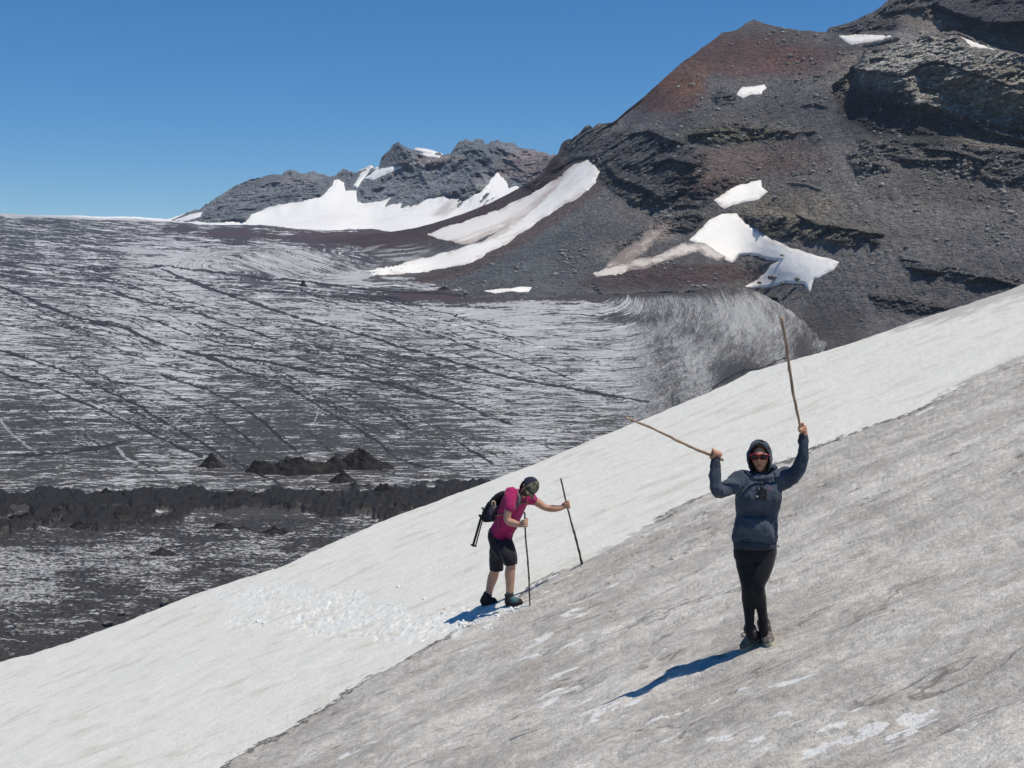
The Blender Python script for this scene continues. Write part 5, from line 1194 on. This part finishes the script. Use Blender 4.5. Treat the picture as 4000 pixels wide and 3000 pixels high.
# visor
vs_, rows_ = [], []
for lay_ in (0.004, -0.004):
    for i, r_ in enumerate(np.linspace(0, 1, 7)):
        for a_ in np.linspace(-68, 68, 17):
            ar = math.radians(a_); b_ = mhc + mu_ * 0.020
            vs_.append(b_ + mr * math.sin(ar) * (.088 + .0 * r_) + mf * (math.cos(ar) * .105 + r_ * .062 * (math.cos(ar * 1.25) ** .5 if math.cos(ar * 1.25) > 0 else 0)) + mu_ * (lay_ - .020 * r_ - .03 * math.sin(ar) ** 2))
top_ = grid_faces(7, 17); bot_ = grid_faces(7, 17)[:, ::-1] + 7 * 17
i = np.arange(7 * 17).reshape(7, 17); rim = list(i[-1]) 
sidef = [(rim[k], rim[k + 1], rim[k + 1] + 119, rim[k] + 119) for k in range(16)]
part('visor', (np.array(vs_), [tuple(x) for x in top_] + [tuple(x) for x in bot_] + sidef), cap_c, cap)
part('button', [ball(mhc + mu_ * .128 - mf * .004, (.009,) * 3)], cap_n, cap)
shirt = [loft([(M(778, 292, -.12), fa * .065, sh * .075), (M(765, 322, -.11), fa * .095, sh * .14), (M(745, 360, -.09), fa * .120, sh * .185), (M(715, 425, -.06), fa * .130, sh * .178), (M(690, 500, -.04), fa * .130, sh * .165), (M(655, 580, -.02), fa * .132, sh * .158),
               (M(618, 650, 0), fa * .130, sh * .155), (M(602, 700, 0), fa * .136, sh * .160), (M(603, 722, 0), fa * .134, sh * .158)], 28),
         tube([M(705, 305, -.20), M(692, 370, -.26), M(685, 432, -.29)], [.080, .077, .070], 18, round_=True), tube([M(850, 338, 0), M(888, 355, .05), M(905, 365, .07)], [.075, .072, .064], 18)]
solid('t_shirt', shirt, shirt_m, man, voxel=0.006, smooth=3, post=wrinkle(.013, 8, 15, .6, .006, 5))
sho = [loft([(M(600, 655, 0), fa * .120, sh * .148), (M(598, 705, 0), fa * .138, sh * .165), (M(606, 765, 0), fa * .140, sh * .165), (M(625, 840, -.01), fa * .125, sh * .150), (M(635, 890, -.01), fa * .105, sh * .11)], 24),
       tube([M(588, 760, .07), M(575, 860, dR * .6), M(568, 950, dR * .8), M(568, 1012, dR * .85)], [.105, .094, .086, .082], 18, round_=False),
       tube([M(640, 770, -.08), M(668, 840, dF * .7), M(690, 900, dF), M(698, 955, dF)], [.108, .100, .088, .078], 18, round_=False)]
solid('shorts', sho, short_m, man, voxel=0.006, smooth=2, post=wrinkle(.006, 9, 19, .6, .003))
mb1 = boot_pieces(MG(442, 1352), MG(566, 1318), M(492, 1250, dR), SLN, 0.048, shaft=.052, top=M(492, 1225, dR))
mb2 = boot_pieces(MG(668, 1350), MG(806, 1312), M(690, 1250, dF), SLN, 0.048, shaft=.052, top=M(682, 1228, dF))
for i, bp in enumerate((mb1, mb2)):
    bo = solid('boot', bp[0], boot_t, man, voxel=0.005, smooth=2, post=wrinkle(.003, 22, 12)); subroot(bo, man)
    part('sole', [bp[1]], grey_s, bo, smooth=False); part('lace', bp[2], simple_mat('lace', (.25, .32, .32), (.35, .42, .42), 10, .8, 0) if i else blackm, bo)
    if i:
        fwd, side, up_ = bp[3]; heel = MG(668, 1350); ln_ = np.linalg.norm(MG(806, 1312) - heel)
        S = lambda t, z, wa, hb: (heel + fwd * (t * ln_) + up_ * z, side * wa, up_ * hb)
        part('toe_panel', [loft([S(.42, .060, .046, .050), S(.55, .056, .050, .045), S(.7, .049, .052, .036), S(.86, .041, .050, .029)], 20, 3)], teal_m, bo)
        part('sock', [tube([M(690, 1232, dF), M(691, 1212, dF)], [.047, .045], 14)], simple_mat('grey_sock', (.20, .17, .17), (.25, .22, .22), 30, .9, 0), man)
wt = M(1180, 430, .02)
part('wrist_cord', [tube([M(1075, 418, .03), M(1120, 424, .02), M(1180, 424, .02)], [.004] * 3, 6)], blackm, man)
# backpack
bk = root('backpack', M(560, 470, .05), 'black backpack with a side pocket on the back of the man in the magenta t-shirt', 'backpack')
bw = sh * .145
bag = [loft([(M(690, 285, .0), fa * .025, bw * .6), (M(640, 315, .03), fa * .060, bw * .9), (M(575, 395, .07), fa * .085, bw), (M(527, 475, .10), fa * .088, bw), (M(510, 530, .10), fa * .065, bw * .95), (M(505, 550, .1), fa * .03, bw * .8)], 24)]
solid('main_bag', bag, pack_m, bk, voxel=.006, smooth=3, post=wrinkle(.006, 12, 23, 1, .006))
solid('side_pocket', [loft([(M(560, 415, -.08), fa * .03, sh * .03), (M(530, 460, -.07), fa * .055, sh * .045), (M(510, 520, -.05), fa * .055, sh * .045), (M(510, 545, -.05), fa * .03, sh * .03)], 16)], simple_mat('navy_mesh', (.016, .018, .040), (.028, .030, .060), 30, .8, .003), bk, voxel=.005, smooth=2)
part('shoulder_strap', [loft([(M(700, 268, -.06), fa * .012, sh * .03), (M(735, 262, -.15), fa * .012, sh * .035), (M(775, 300, -.22), fa * .012, sh * .032), (M(785, 350, -.25), fa * .012, sh * .03), (M(770, 400, -.26), fa * .012, sh * .025), (M(742, 445, -.24), fa * .01, sh * .015)], 12, 4)], strap_g, bk)
part('chest_strap', [tube([M(722, 460, -.20), M(745, 415, -.24), M(790, 398, -.22), M(838, 388, -.14), M(856, 378, -.08)], [.008] * 5, 8)], strap_o, bk)
part('waist_strap', [tube([M(545, 525, .0), M(575, 505, -.12), M(630, 495, -.2), M(680, 505, -.2)], [.008] * 4, 8), tube([M(590, 520, -.14), M(584, 580, -.15), M(583, 645, -.15)], [.005] * 3, 6)], strap_o, bk)
part('buckle', [ball(M(440, 440, .08), (.016, .01, .018)), ball(M(446, 458, .08), (.010, .01, .012))], simple_mat('tan_buckle', (.24, .2, .13), (.3, .26, .18), 20, .7, 0), bk)
bt = root('water_bottle', M(535, 450, -.1), "small dark bottle with a beige carrying loop in the backpack's side pocket", 'bottle')
part('bottle_body', [tube([M(520, 480, -.09), M(530, 440, -.105), M(534, 415, -.11)], [.030, .030, .022], 14)], simple_mat('blue_grey_plastic', (.05, .05, .07), (.22, .2, .2), 25, .4, 0), bt)
part('loop', [tube([M(524, 405, -.125), M(526, 382, -.125), M(542, 374, -.125), M(554, 388, -.125), M(554, 412, -.125), M(548, 436, -.125)], [.008] * 6, 8)], simple_mat('beige_rubber', (.62, .45, .32), (.66, .5, .36), 20, .6, 0), bt)
tp = root('tripod', M(392, 650, .08), 'folded black tripod hanging down from the backpack behind the bent-over man', 'tripod')
part('leg', [tube([M(428, 512, .09), M(392, 640, .08), M(350, 785, .06)], [.0155, .0150, .0145], 10, 3)], blackm, tp)
part('leg', [tube([M(446, 520, .07), M(412, 645, .06), M(374, 788, .04)], [.0080, .0078, .0078], 10, 3)], blackm, tp)
part('hinge', [tube([M(412, 508, .09), M(448, 514, .07)], [.016, .016], 10, 1)], blackm, tp)
part('foot', [tube([M(338, 778, .06), M(376, 792, .04)], [.013, .010], 10, 1)], blackm, tp)
stick(s1b - np.array([0, 0, .01]), s1t, 0.0090, 0.0105, wood_g, 3, "thin dark stick planted upright in front of the bent-over man, in his nearer hand", 0.008)
stick(s2b - np.array([0, 0, .01]), s2t, 0.0135, 0.0095, wood_g, 4, "dark leaning stick held at arm's length by the bent-over man", 0.008)
for o_ in bpy.data.objects:
    if '_o' in o_: del o_['_o']

# ---------------------------------------------------------------- thin mountain air
hz = Mat('air'); hz.t.nodes.remove(hz.b); pv = hz.N('ShaderNodeVolumePrincipled'); pv.inputs['Color'].default_value = (0.62, 0.76, 1.0, 1); pv.inputs['Density'].default_value = 0.00009
hz.t.links.new(pv.outputs[0], hz.t.nodes['Material Output'].inputs['Volume'])
x0, x1, y0, y1, z0, z1 = -1500, 1500, -60, 2200, -420, 420
hv = [(x, y, z) for z in (z0, z1) for y in (y0, y1) for x in (x0, x1)]
o = mk('haze', hv, [(0, 2, 3, 1), (4, 5, 7, 6), (0, 1, 5, 4), (2, 6, 7, 3), (0, 4, 6, 2), (1, 3, 7, 5)], hz.m, smooth=False); tag(o, kind='stuff')
